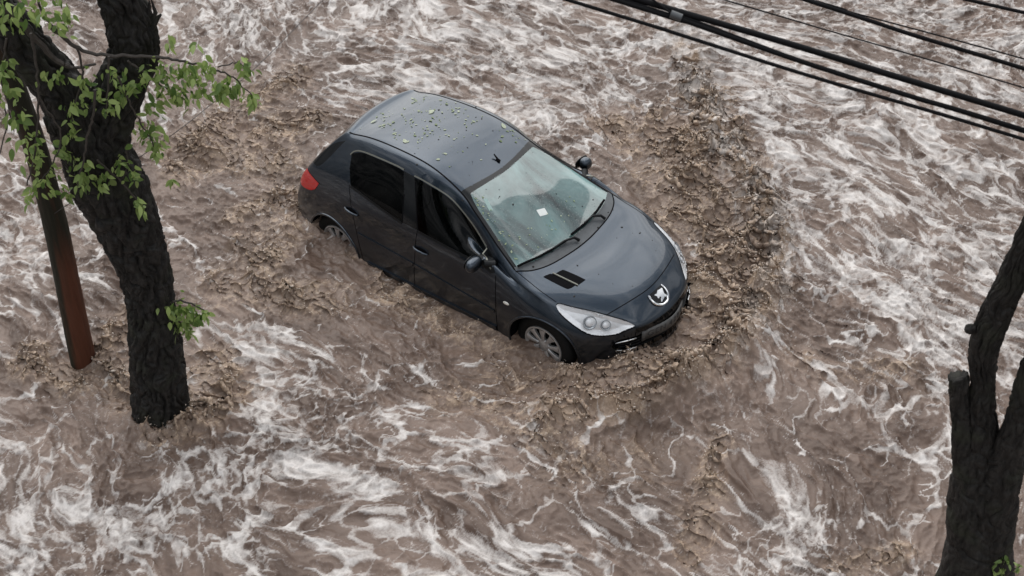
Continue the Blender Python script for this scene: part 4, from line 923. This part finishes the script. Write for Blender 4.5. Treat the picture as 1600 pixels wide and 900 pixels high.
CABLE_RUNS = [([(-1.113, -5.146, 6.428), (3.163, -2.892, 5.248), (3.676, -2.624, 5.105), (4.357, -2.272, 4.911), (5.3, -1.765, 4.658), (7.866, -0.413, 3.95)], 0.0087), ([(-0.547, -4.76, 6.348), (3.337, -2.746, 5.246), (3.644, -2.583, 5.163), (4.195, -2.309, 4.996), (4.74, -2.027, 4.842), (5.28, -1.739, 4.696), (7.611, -0.53, 4.035)], 0.0117), ([(-0.482, -4.68, 6.369), (3.362, -2.723, 5.248), (3.636, -2.573, 5.178), (4.192, -2.306, 5.001), (4.741, -2.029, 4.84), (5.284, -1.744, 4.688), (7.59, -0.57, 4.016)], 0.0077), ([(-0.204, -4.596, 6.239), (3.432, -2.666, 5.247), (3.626, -2.561, 5.195), (4.165, -2.271, 5.051), (4.708, -1.987, 4.9), (5.25, -1.7, 4.751), (7.431, -0.542, 4.156)], 0.0151), ([(0.708, -3.688, 5.827), (3.63, -2.113, 5.05), (4.108, -1.856, 4.922), (4.592, -1.594, 4.795), (5.092, -1.325, 4.661), (6.845, -0.38, 4.195)], 0.0038), ([(1.644, -2.79, 5.54), (3.866, -1.634, 4.913), (4.395, -1.364, 4.76), (4.978, -1.056, 4.599), (6.311, -0.363, 4.223)], 0.0108), ([(1.792, -2.77, 5.449), (3.901, -1.609, 4.91), (4.039, -1.539, 4.869), (4.477, -1.293, 4.76), (4.955, -1.028, 4.64), (6.221, -0.331, 4.316)], 0.004), ([(3.897, -1.142, 4.862), (4.471, -0.799, 4.738), (4.758, -0.628, 4.676), (5.102, -0.422, 4.602)], 0.0093)]
CLAMP = [(3.623, -2.603, 5.191), (3.655, -2.589, 5.181), (3.506, -2.639, 5.261), (3.614, -2.613, 5.204), (3.5, -2.609, 5.291)]
GUY_WIRE = [(-1.199, 0.278, 2.868), (-1.053, -0.813, 2.726), (-0.855, -1.792, 2.643), (-0.806, -2.329, 2.597), (-0.808, -2.848, 2.529), (-1.775, -3.398, 1.665)]

def bark_tube(mb, path, seg=72, step=.016, depth=.012, seed=0, kx=16.0, kl=5.0, lump=.03, cap=True):
    """a limb along (x, y, z, radius) points, furrowed like old bark; the seam faces away from the lens side"""
    P = np.array(path); s = np.r_[0, np.cumsum(np.linalg.norm(np.diff(P[:, :3], axis=0), axis=1))]
    Pc = crom(P, 12, closed=False, corner=80); sc = np.r_[0, np.cumsum(np.linalg.norm(np.diff(Pc[:, :3], axis=0), axis=1))]
    n = max(8, int(sc[-1] / step)); q = np.linspace(0, sc[-1], n)
    C4 = np.stack([np.interp(q, sc, Pc[:, i]) for i in range(4)], 1)
    t = np.gradient(C4[:, :3], axis=0); t /= np.linalg.norm(t, axis=1, keepdims=True)
    back = np.array([-_f[1] * 0 + _f[0], _f[1], 0.0])
    u = back - t * (t @ back)[:, None]; u /= np.linalg.norm(u, axis=1, keepdims=True); w = np.cross(t, u)
    a = np.linspace(0, 2 * np.pi, seg, endpoint=False)
    AA, QQ = np.meshgrid(a, q); rad = C4[:, 3][:, None]
    arc = AA * np.mean(C4[:, 3])
    wob = .10 * fbm(arc * 5, QQ * 4, 2, seed + 200)
    g1 = perlin((arc + wob) * kx, QQ * kl + wob * 5, seed + 210); g2 = perlin((arc + wob) * kx * 2.1 + 7, QQ * kl * 2.4, seed + 211)
    rg = 1 - 1.15 * np.exp(-(g1 / .13) ** 2) - .55 * np.exp(-(g2 / .14) ** 2) + .25 * g2
    pl = fbm((arc + wob) * kx * 2.4, QQ * kl * 4, 3, seed + 220, .6)
    edge = np.sin(np.clip(AA / 2, 0, np.pi))
    lm = fbm(np.cos(AA) * 1.2 + 5, QQ * 3.2 + np.sin(AA) * 1.2, 3, seed + 230)
    rr = (rad * (.86 if seed > 30 else 1 if seed == 5 else .93) - depth * .45) * (1 + lump * 3.0 * lm * edge) + (depth * (rg - .2) + depth * .55 * pl) * np.minimum(1, rad / .05)
    V = C4[:, None, :3] + rr[..., None] * (np.cos(AA)[..., None] * u[:, None] + np.sin(AA)[..., None] * w[:, None])
    F = []
    for i in range(n - 1):
        b0, b1 = i * seg, (i + 1) * seg
        F += [(b0 + k, b0 + (k + 1) % seg, b1 + (k + 1) % seg, b1 + k) for k in range(seg)]
    V = [tuple(v) for v in V.reshape(-1, 3)]
    if cap:
        V.append(tuple(C4[-1, :3] - t[-1] * .01)); c = len(V) - 1
        F += [((n - 1) * seg + k, (n - 1) * seg + (k + 1) % seg, c) for k in range(seg)]
    mb.add(V, F)
def bark_mat(name, c1, c2, lich=0.0):
    m, t, o = new_mat(name)
    tc = N(t, 'ShaderNodeTexCoord')
    mp = N(t, 'ShaderNodeMapping', {'Vector': tc.outputs['Object'], 'Scale': (1, 1, .3)})
    n1 = N(t, 'ShaderNodeTexNoise', {'Vector': mp.outputs[0], 'Scale': 28.0, 'Detail': 8.0, 'Roughness': 0.7})
    n2 = N(t, 'ShaderNodeTexNoise', {'Vector': tc.outputs['Object'], 'Scale': 5.0, 'Detail': 5.0})
    f = N(t, 'ShaderNodeMapRange', {'Value': n1.outputs[0], 'From Min': .35, 'From Max': .7})
    c = N(t, 'ShaderNodeMixRGB', {0: f.outputs[0], 1: (*c1, 1), 2: (*c2, 1)})
    last = c.outputs[0]
    if lich:
        g = N(t, 'ShaderNodeMapRange', {'Value': n2.outputs[0], 'From Min': .52, 'From Max': .75, 'To Max': lich})
        last = N(t, 'ShaderNodeMixRGB', {0: g.outputs[0], 1: last, 2: (0.05, 0.055, 0.035, 1)}).outputs[0]
    r = N(t, 'ShaderNodeMapRange', {'Value': n2.outputs[0], 'From Min': .3, 'From Max': .7, 'To Min': .45, 'To Max': .85})
    bp = N(t, 'ShaderNodeBump', {'Height': n1.outputs[0], 'Strength': 1.0, 'Distance': .014})
    p = N(t, 'ShaderNodeBsdfPrincipled', {'Base Color': last, 'Roughness': r.outputs[0], 'Specular IOR Level': .3, 'Normal': bp.outputs[0]})
    t.links.new(p.outputs[0], o.inputs[0]); return m
def leaf_mat(name, a, b):
    m, t, o = new_mat(name)
    at = N(t, 'ShaderNodeAttribute', attribute_name='shade')
    c = N(t, 'ShaderNodeMixRGB', {0: at.outputs['Fac'], 1: (*a, 1), 2: (*b, 1)})
    p = N(t, 'ShaderNodeBsdfPrincipled', {'Base Color': c.outputs[0], 'Roughness': .45})
    tr = N(t, 'ShaderNodeBsdfTranslucent', {'Color': c.outputs[0]})
    mx = N(t, 'ShaderNodeMixShader', {0: .4, 1: p.outputs[0], 2: tr.outputs[0]})
    t.links.new(mx.outputs[0], o.inputs[0]); return m
M_bark = bark_mat('wet_black_bark', (0.0045, 0.0043, 0.004), (0.040, 0.037, 0.034), .5)
M_twig = pbr('twig_bark', (0.05, 0.042, 0.036), .7, noise=.3, nscale=30)
M_leaf = leaf_mat('green_leaf', (0.085, 0.160, 0.032), (0.42, 0.54, 0.18))
rnd = random.Random(11)
class Leaves:
    def __init__(s): s.V = []; s.F = []; s.S = []
    def leaf(s, p, d, up, L, W, shade, fold=.25, curl=.25):
        """an ovate leaf from its stalk at p along d, folded along the midrib and drooping at the tip"""
        d = d.normalized(); sd = d.cross(up)
        if sd.length < 1e-3: sd = d.orthogonal()
        sd.normalize(); nn = sd.cross(d).normalized()
        b = len(s.V); prof = ((0, .0), (.12, .30), (.32, .50), (.55, .46), (.78, .26), (1.0, .0))
        for k, (x, w) in enumerate(prof):
            c = p + d * (L * x) - nn * (curl * L * x * x)
            if w == 0: s.V.append(c); continue
            for q in (-1, 0, 1): s.V.append(c + sd * (q * w * W) + nn * (abs(q) * fold * w * W))
        r = lambda k, q: b + 1 + (k - 1) * 3 + q
        F = []
        for q in (0, 1): F.append((b, r(1, q), r(1, q + 1)))
        for k in range(1, 4):
            for q in (0, 1): F.append((r(k, q), r(k + 1, q), r(k + 1, q + 1), r(k, q + 1)))
        e = b + 13
        for q in (0, 1): F.append((r(4, q), e, r(4, q + 1)))
        s.F += F; s.S += [shade] * 14
    def build(s, name, mat, parent=None):
        o = mesh(name, s.V, s.F, mat, parent)
        a = o.data.attributes.new('shade', 'FLOAT', 'POINT'); a.data.foreach_set('value', np.array(s.S, np.float32)); return o
def tuft(lv, p, spread, n, L=(.05, .098)):
    p = Vector(p); n = int(n * 2.5 + 1)
    for i in range(n):
        q = p + Vector((rnd.gauss(0, spread * .55), rnd.gauss(0, spread * .55), rnd.gauss(0, spread * .6)))
        d = Vector((rnd.gauss(0, .55), rnd.gauss(0, .55), -.75 + rnd.gauss(0, .45)))
        up_ = Vector((rnd.gauss(0, .5) + .3, rnd.gauss(0, .5) - .35, .8))
        l = rnd.uniform(*L); lv.leaf(q, d, up_, l, l * rnd.uniform(.34, .5), min(1, max(0, rnd.gauss(.5, .3))), rnd.uniform(.1, .5), rnd.uniform(0, .4))
def twigs(mb, T):
    for P in T:
        P = np.array(P); Q = crom(P, 6, closed=False, corner=120)
        for k in range(1, len(Q) - 1): Q[k, :3] += [rnd.gauss(0, .004) for _ in range(3)]
        mb.tube([q[:3] for q in Q], [max(.0016, q[3]) for q in Q], 6)

# ------------------------------------------------------------------ leafy tree, post, bare tree
tree = empty('tree', OAK_STEM[2][:3]); tag(tree, 'thick black barked tree with green leaves standing left of the car', 'tree')
def local(P, o): return [tuple(np.array(p[:3]) - np.array(o.location)) + tuple(p[3:]) for p in P]
mb = MB(); bark_tube(mb, local(OAK_STEM, tree), 140, .009, .032, 1, 9.5, 2.6, .02); mb_t = mesh('trunk', mb.V, mb.F, M_bark, tree)
for P, sd in ((OAK_LIMB_A, 2), (OAK_LIMB_B, 3)):
    mb = MB(); bark_tube(mb, local(P, tree), 120, .009, .028, sd, 9.5, 2.6, .02); mesh('limb', mb.V, mb.F, M_bark, tree)
for P in OAK_STUBS:
    mb = MB(); mb.tube([p[:3] for p in local(P, tree)], [p[3] for p in P], 8); mb.build('broken_twig', M_bark, tree)
for P in OAK_TWIGS:
    mb = MB(); twigs(mb, [local(P, tree)]); mb.build('twig', M_twig, tree)
lv = Leaves(); 
for p, s_, n in OAK_TUFTS: tuft(lv, np.array(p) - np.array(tree.location), s_, n)
lv.build('foliage', M_leaf, tree)

post = empty('wooden_post', POST_AXIS[1][:3]); tag(post, 'leaning round wooden post with a rusty red stain beside the leafy tree', 'post')
def post_mat():
    m, t, o = new_mat('weathered_post_wood')
    tc = N(t, 'ShaderNodeTexCoord')
    mp = N(t, 'ShaderNodeMapping', {'Vector': tc.outputs['Object'], 'Scale': (1, 1, .08)})
    n1 = N(t, 'ShaderNodeTexNoise', {'Vector': mp.outputs[0], 'Scale': 40.0, 'Detail': 7.0, 'Roughness': .65})
    c = N(t, 'ShaderNodeMixRGB', {0: n1.outputs[0], 1: (0.006, 0.0065, 0.004, 1), 2: (0.036, 0.034, 0.022, 1)})
    # the red stain has its own outline: the side towards the tree, from the water to chest height
    at = N(t, 'ShaderNodeAttribute', attribute_name='stain')
    n2 = N(t, 'ShaderNodeTexNoise', {'Vector': mp.outputs[0], 'Scale': 14.0, 'Detail': 6.0})
    s = N(t, 'ShaderNodeMath', {0: at.outputs['Fac'], 1: N(t, 'ShaderNodeMapRange', {'Value': n2.outputs[0], 'From Min': .3, 'From Max': .7, 'To Min': -.35, 'To Max': .35}).outputs[0]}, operation='ADD', use_clamp=True)
    red = N(t, 'ShaderNodeMixRGB', {0: n1.outputs[0], 1: (0.058, 0.020, 0.011, 1), 2: (0.16, 0.060, 0.034, 1)})
    c2 = N(t, 'ShaderNodeMixRGB', {0: s.outputs[0], 1: c.outputs[0], 2: red.outputs[0]})
    bp = N(t, 'ShaderNodeBump', {'Height': n1.outputs[0], 'Strength': .6, 'Distance': .006})
    p = N(t, 'ShaderNodeBsdfPrincipled', {'Base Color': c2.outputs[0], 'Roughness': .6, 'Specular IOR Level': .25, 'Normal': bp.outputs[0]})
    t.links.new(p.outputs[0], o.inputs[0]); return m
mb = MB(); bark_tube(mb, local(POST_AXIS, post), 56, .02, .003, 5, 22, .8, .012)
po = mesh('shaft', mb.V, mb.F, post_mat(), post)
pv = np.array(mb.V); ax = np.array([p[:3] for p in local(POST_AXIS, post)])
cx = np.stack([np.interp(pv[:, 2], ax[:, 2], ax[:, i]) for i in range(2)], 1)
side = ((pv[:, :2] - cx) @ (_r * .95 - _f * .3)) / .09
st = sstep(-.05, .25, side) * sstep(1.75, 1.0, pv[:, 2]); st = np.maximum(st, .9 * sstep(.35, .0, pv[:, 2]) * sstep(-.5, .2, side))
a = po.data.attributes.new('stain', 'FLOAT', 'POINT'); a.data.foreach_set('value', st.astype(np.float32))

snag = empty('tree', SNAG_STEM[0][:3]); tag(snag, 'forked bare black tree trunk with a cut stump at the right edge', 'tree')
mb = MB(); bark_tube(mb, local(SNAG_STEM, snag), 110, .009, .014, 31, 11, 3.5, .035); mesh('trunk', mb.V, mb.F, M_bark, snag)
mb = MB(); bark_tube(mb, local(SNAG_LIMB_A, snag), 80, .010, .013, 33, 11, 3.5, .05); mesh('limb', mb.V, mb.F, M_bark, snag)
mb = MB(); bark_tube(mb, local(SNAG_STUMP, snag), 64, .008, .010, 35, 14, 4, .05)
_v = np.array(mb.V); _z = _v[:, 2].max() - _v[:, 2]; _k = np.exp(-(_z / .06) ** 2)
_v[:, 2] += _k * (.045 * fbm(_v[:, 0] * 14, _v[:, 1] * 14, 3, 250) + .25 * (_v[:, 0] - _v[-1, 0])); mb.V = [tuple(v) for v in _v]   # a torn, slanting break
mesh('cut_branch', mb.V, mb.F, M_bark, snag)
for p in local(SNAG_KNOTS[:1], snag):
    mb = MB(); b = MB(); b.ellipsoid((0, 0, 0), (p[3],) * 3, seg=24, rings=16)
    V = np.array(b.V); nn = V / p[3]; dsp = 1 + .35 * fbm(nn[:, 0] * 1.7 + p[2], nn[:, 1] * 1.7 + nn[:, 2], 3, 240)
    mb.add((V * dsp[:, None] + np.array(p[:3])).tolist(), b.F)
    mb.build('knot', M_bark, snag)
for P in SNAG_TWIGS:
    mb = MB(); twigs(mb, [local(P, snag)]); mb.build('twig', M_twig, snag)
lv = Leaves()
for p, s_, n in SNAG_TUFTS: tuft(lv, np.array(p) - np.array(snag.location), s_, n, (.04, .06))
lv.build('foliage', M_leaf, snag)

# ------------------------------------------------------------------ overhead cables
M_cable = pbr('black_cable_sheath', (0.005, 0.005, 0.006), .6, spec=.15, noise=.3, nscale=40, bump=.001, bscale=120)
CABLE_LABELS = ['single black overhead cable running lowest across the upper right', 'thick black cable in the middle of the overhead bundle', 'black cable wound along the middle cable of the bundle', 'thickest black cable along the top of the overhead bundle', 'very thin wire hanging alone above the thick cable bundle', 'medium black cable near the upper right corner', 'hair thin wire just above the medium cable at upper right', 'short visible black cable crossing the top right corner']
cables = []
for (P, r), lb in zip(CABLE_RUNS, CABLE_LABELS):
    Q = resample(crom(P, 8, closed=False, corner=170), .05)
    if r > .006:
        k = rnd.random() * 9
        Q = Q + np.stack([np.zeros(len(Q)), np.zeros(len(Q)), .0025 * np.sin(np.arange(len(Q)) * .09 + k)], 1)
    mb = MB(); mb.tube(Q, r * 1.15, 10); o = mb.build('overhead_cable' if r > .006 else 'overhead_wire', M_cable)
    tag(o, lb, 'cable' if r > .006 else 'wire', 'overhead cables'); cables.append(o)
cl = empty('cable_clamp', CLAMP[0]); tag(cl, 'small grey clamp with a strap gripping the overhead cable bundle', 'clamp')
lp = lambda p: Vector(p) - Vector(CLAMP[0])
mb = MB(); mb.tube([lp(CLAMP[0]) - (lp(CLAMP[1])) * .4, lp(CLAMP[1]) * 1.3], .022, 10); mb.build('clamp_body', pbr('grey_clamp_metal', (.10, .105, .11), .45, metal=.5), cl)
mb = MB(); mb.tube([lp(CLAMP[4]), lp(CLAMP[2]), lp(CLAMP[3])], .006, 8); mb.build('strap', M_cable, cl)
mb = MB(); Q = resample(crom(GUY_WIRE, 8, closed=False, corner=170), .06); mb.tube(Q, .0032, 6)
tag(mb.build('thin_wire', pbr('grey_wire', (.05, .045, .045), .5)), 'thin slack wire slanting from the wooden post up past the leafy tree', 'wire')

# ------------------------------------------------------------------ leaves and bits lying on the car
lv = Leaves(); WM = np.array(CAR_R)
def on_car(x, y):
    h = BVH.ray_cast(Vector((x, y, 3)), Vector((0, 0, -1))); return (h[0], h[1]) if h[0] is not None else (None, None)
def drop(x, y, L, sh):
    p, n = on_car(x, y)
    if p is None: return
    a = rnd.uniform(0, 6.28); d = Vector((math.cos(a), math.sin(a), 0)); d = (d - n * d.dot(n)).normalized()
    q = Vector(WM @ (np.array(p + n * .004) - CAR_O)); dw = Vector(WM @ np.array(d)); nw = Vector(WM @ np.array(n))
    lv.leaf(q, dw, nw, L, L * rnd.uniform(.4, .65), sh, rnd.uniform(0, .25), rnd.uniform(-.15, .05))
for i in range(120):
    x = rnd.triangular(-1.28, .17, -.75); y = rnd.triangular(-.43, .43, rnd.choice((-.3, .1, .38)))
    drop(x, y, rnd.choice((.010, .014, .018, .022, .03, .04)), rnd.random())
for cx_, cy_ in ((-.95, -.25), (-.72, -.33), (-.55, -.1), (-1.05, .25), (-.62, .30), (.08, .42), (-1.1, -.1)):
    for i in range(9): drop(cx_ + rnd.gauss(0, .05), cy_ + rnd.gauss(0, .04), rnd.uniform(.012, .036), rnd.random())
for x, y, L in ((-1.16, -.25, .075), (-.60, -.36, .075), (-.75, .12, .07), (-.78, .15, .06), (-.05, .40, .08)): drop(x, y, L, 1.0)
for i in range(26):
    u = rnd.random(); drop(.28 + .62 * u, -(.47 + .19 * u) + abs(rnd.gauss(0, .05)), rnd.uniform(.012, .03), rnd.random())
for i in range(22): drop(.86 + rnd.uniform(-.1, .08), rnd.uniform(-.6, .3), rnd.uniform(.01, .025), rnd.random())
tag(lv.build('fallen_leaves', leaf_mat('fallen_leaf', (0.24, 0.32, 0.14), (0.66, 0.72, 0.54))), 'scattered pale green leaf scraps lying on the car roof and windscreen', None, None, 'stuff')
mb = MB()
for i in range(60):
    x = rnd.uniform(-.9, 1.8); y = rnd.uniform(-.6, .6)
    p, n = on_car(x, y)
    if p is None or n.z < .5: continue
    r = rnd.choice((.004, .005, .006, .009, .012)); q = WM @ (np.array(p) - CAR_O)
    mb.ellipsoid(q, (r, r * rnd.uniform(.5, 1), r * .5), Matrix.Rotation(rnd.uniform(0, 3), 3, 'Z'), 8, 5)
tag(mb.build('mud_specks', pbr('dark_mud_bits', (.012, .010, .009), .8)), 'small dark bits of mud and bark stuck on the car', None, None, 'stuff')

# ------------------------------------------------------------------ thrown drops and flecks over the broken water
_ok = np.where(inside & ((chm > .22) | (np.exp(-(crest_d / .12) ** 2) > .4)))[0]
_rs = np.random.RandomState(5)
_wt = (pk[_ok] ** 3) * (chm[_ok] + .8 * np.exp(-(crest_d[_ok] / .15) ** 2)); _wt /= _wt.sum()
_pick = _rs.choice(_ok, 5200, p=_wt)
_ico_v = np.array([(0,0,1),(.894,0,.447),(.276,.851,.447),(-.724,.526,.447),(-.724,-.526,.447),(.276,-.851,.447),(.724,.526,-.447),(-.276,.851,-.447),(-.894,0,-.447),(-.276,-.851,-.447),(.724,-.526,-.447),(0,0,-1)])
_ico_f = np.array([(0,1,2),(0,2,3),(0,3,4),(0,4,5),(0,5,1),(1,6,2),(2,7,3),(3,8,4),(4,9,5),(5,10,1),(2,6,7),(3,7,8),(4,8,9),(5,9,10),(1,10,6),(11,7,6),(11,8,7),(11,9,8),(11,10,9),(11,6,10)])
_c = np.stack([X[_pick], Y[_pick], H[_pick]], 1) + np.stack([_rs.normal(0, .02, 5200), _rs.normal(0, .02, 5200), np.abs(_rs.normal(.004, .022, 5200))], 1)
_s = np.clip(_rs.lognormal(-5.75, .42, 5200), .0018, .012)
_st = np.stack([_rs.uniform(.8, 2.4, 5200), _rs.uniform(.7, 1.2, 5200), _rs.uniform(.6, 1.2, 5200)], 1)
_a = _rs.uniform(0, 6.28, 5200)
_p = _ico_v[None] * _st[:, None] * _s[:, None, None]
_p = np.stack([_p[..., 0] * np.cos(_a)[:, None] - _p[..., 1] * np.sin(_a)[:, None], _p[..., 0] * np.sin(_a)[:, None] + _p[..., 1] * np.cos(_a)[:, None], _p[..., 2]], -1) + _c[:, None]
_f2 = (_ico_f[None] + 12 * np.arange(5200)[:, None, None]).reshape(-1, 3)
tag(mesh('splash_drops', _p.reshape(-1, 3), _f2, pbr('muddy_spray', (.64, .55, .47), .2)), 'fine muddy drops thrown up over the churned water around the car', None, None, 'stuff')
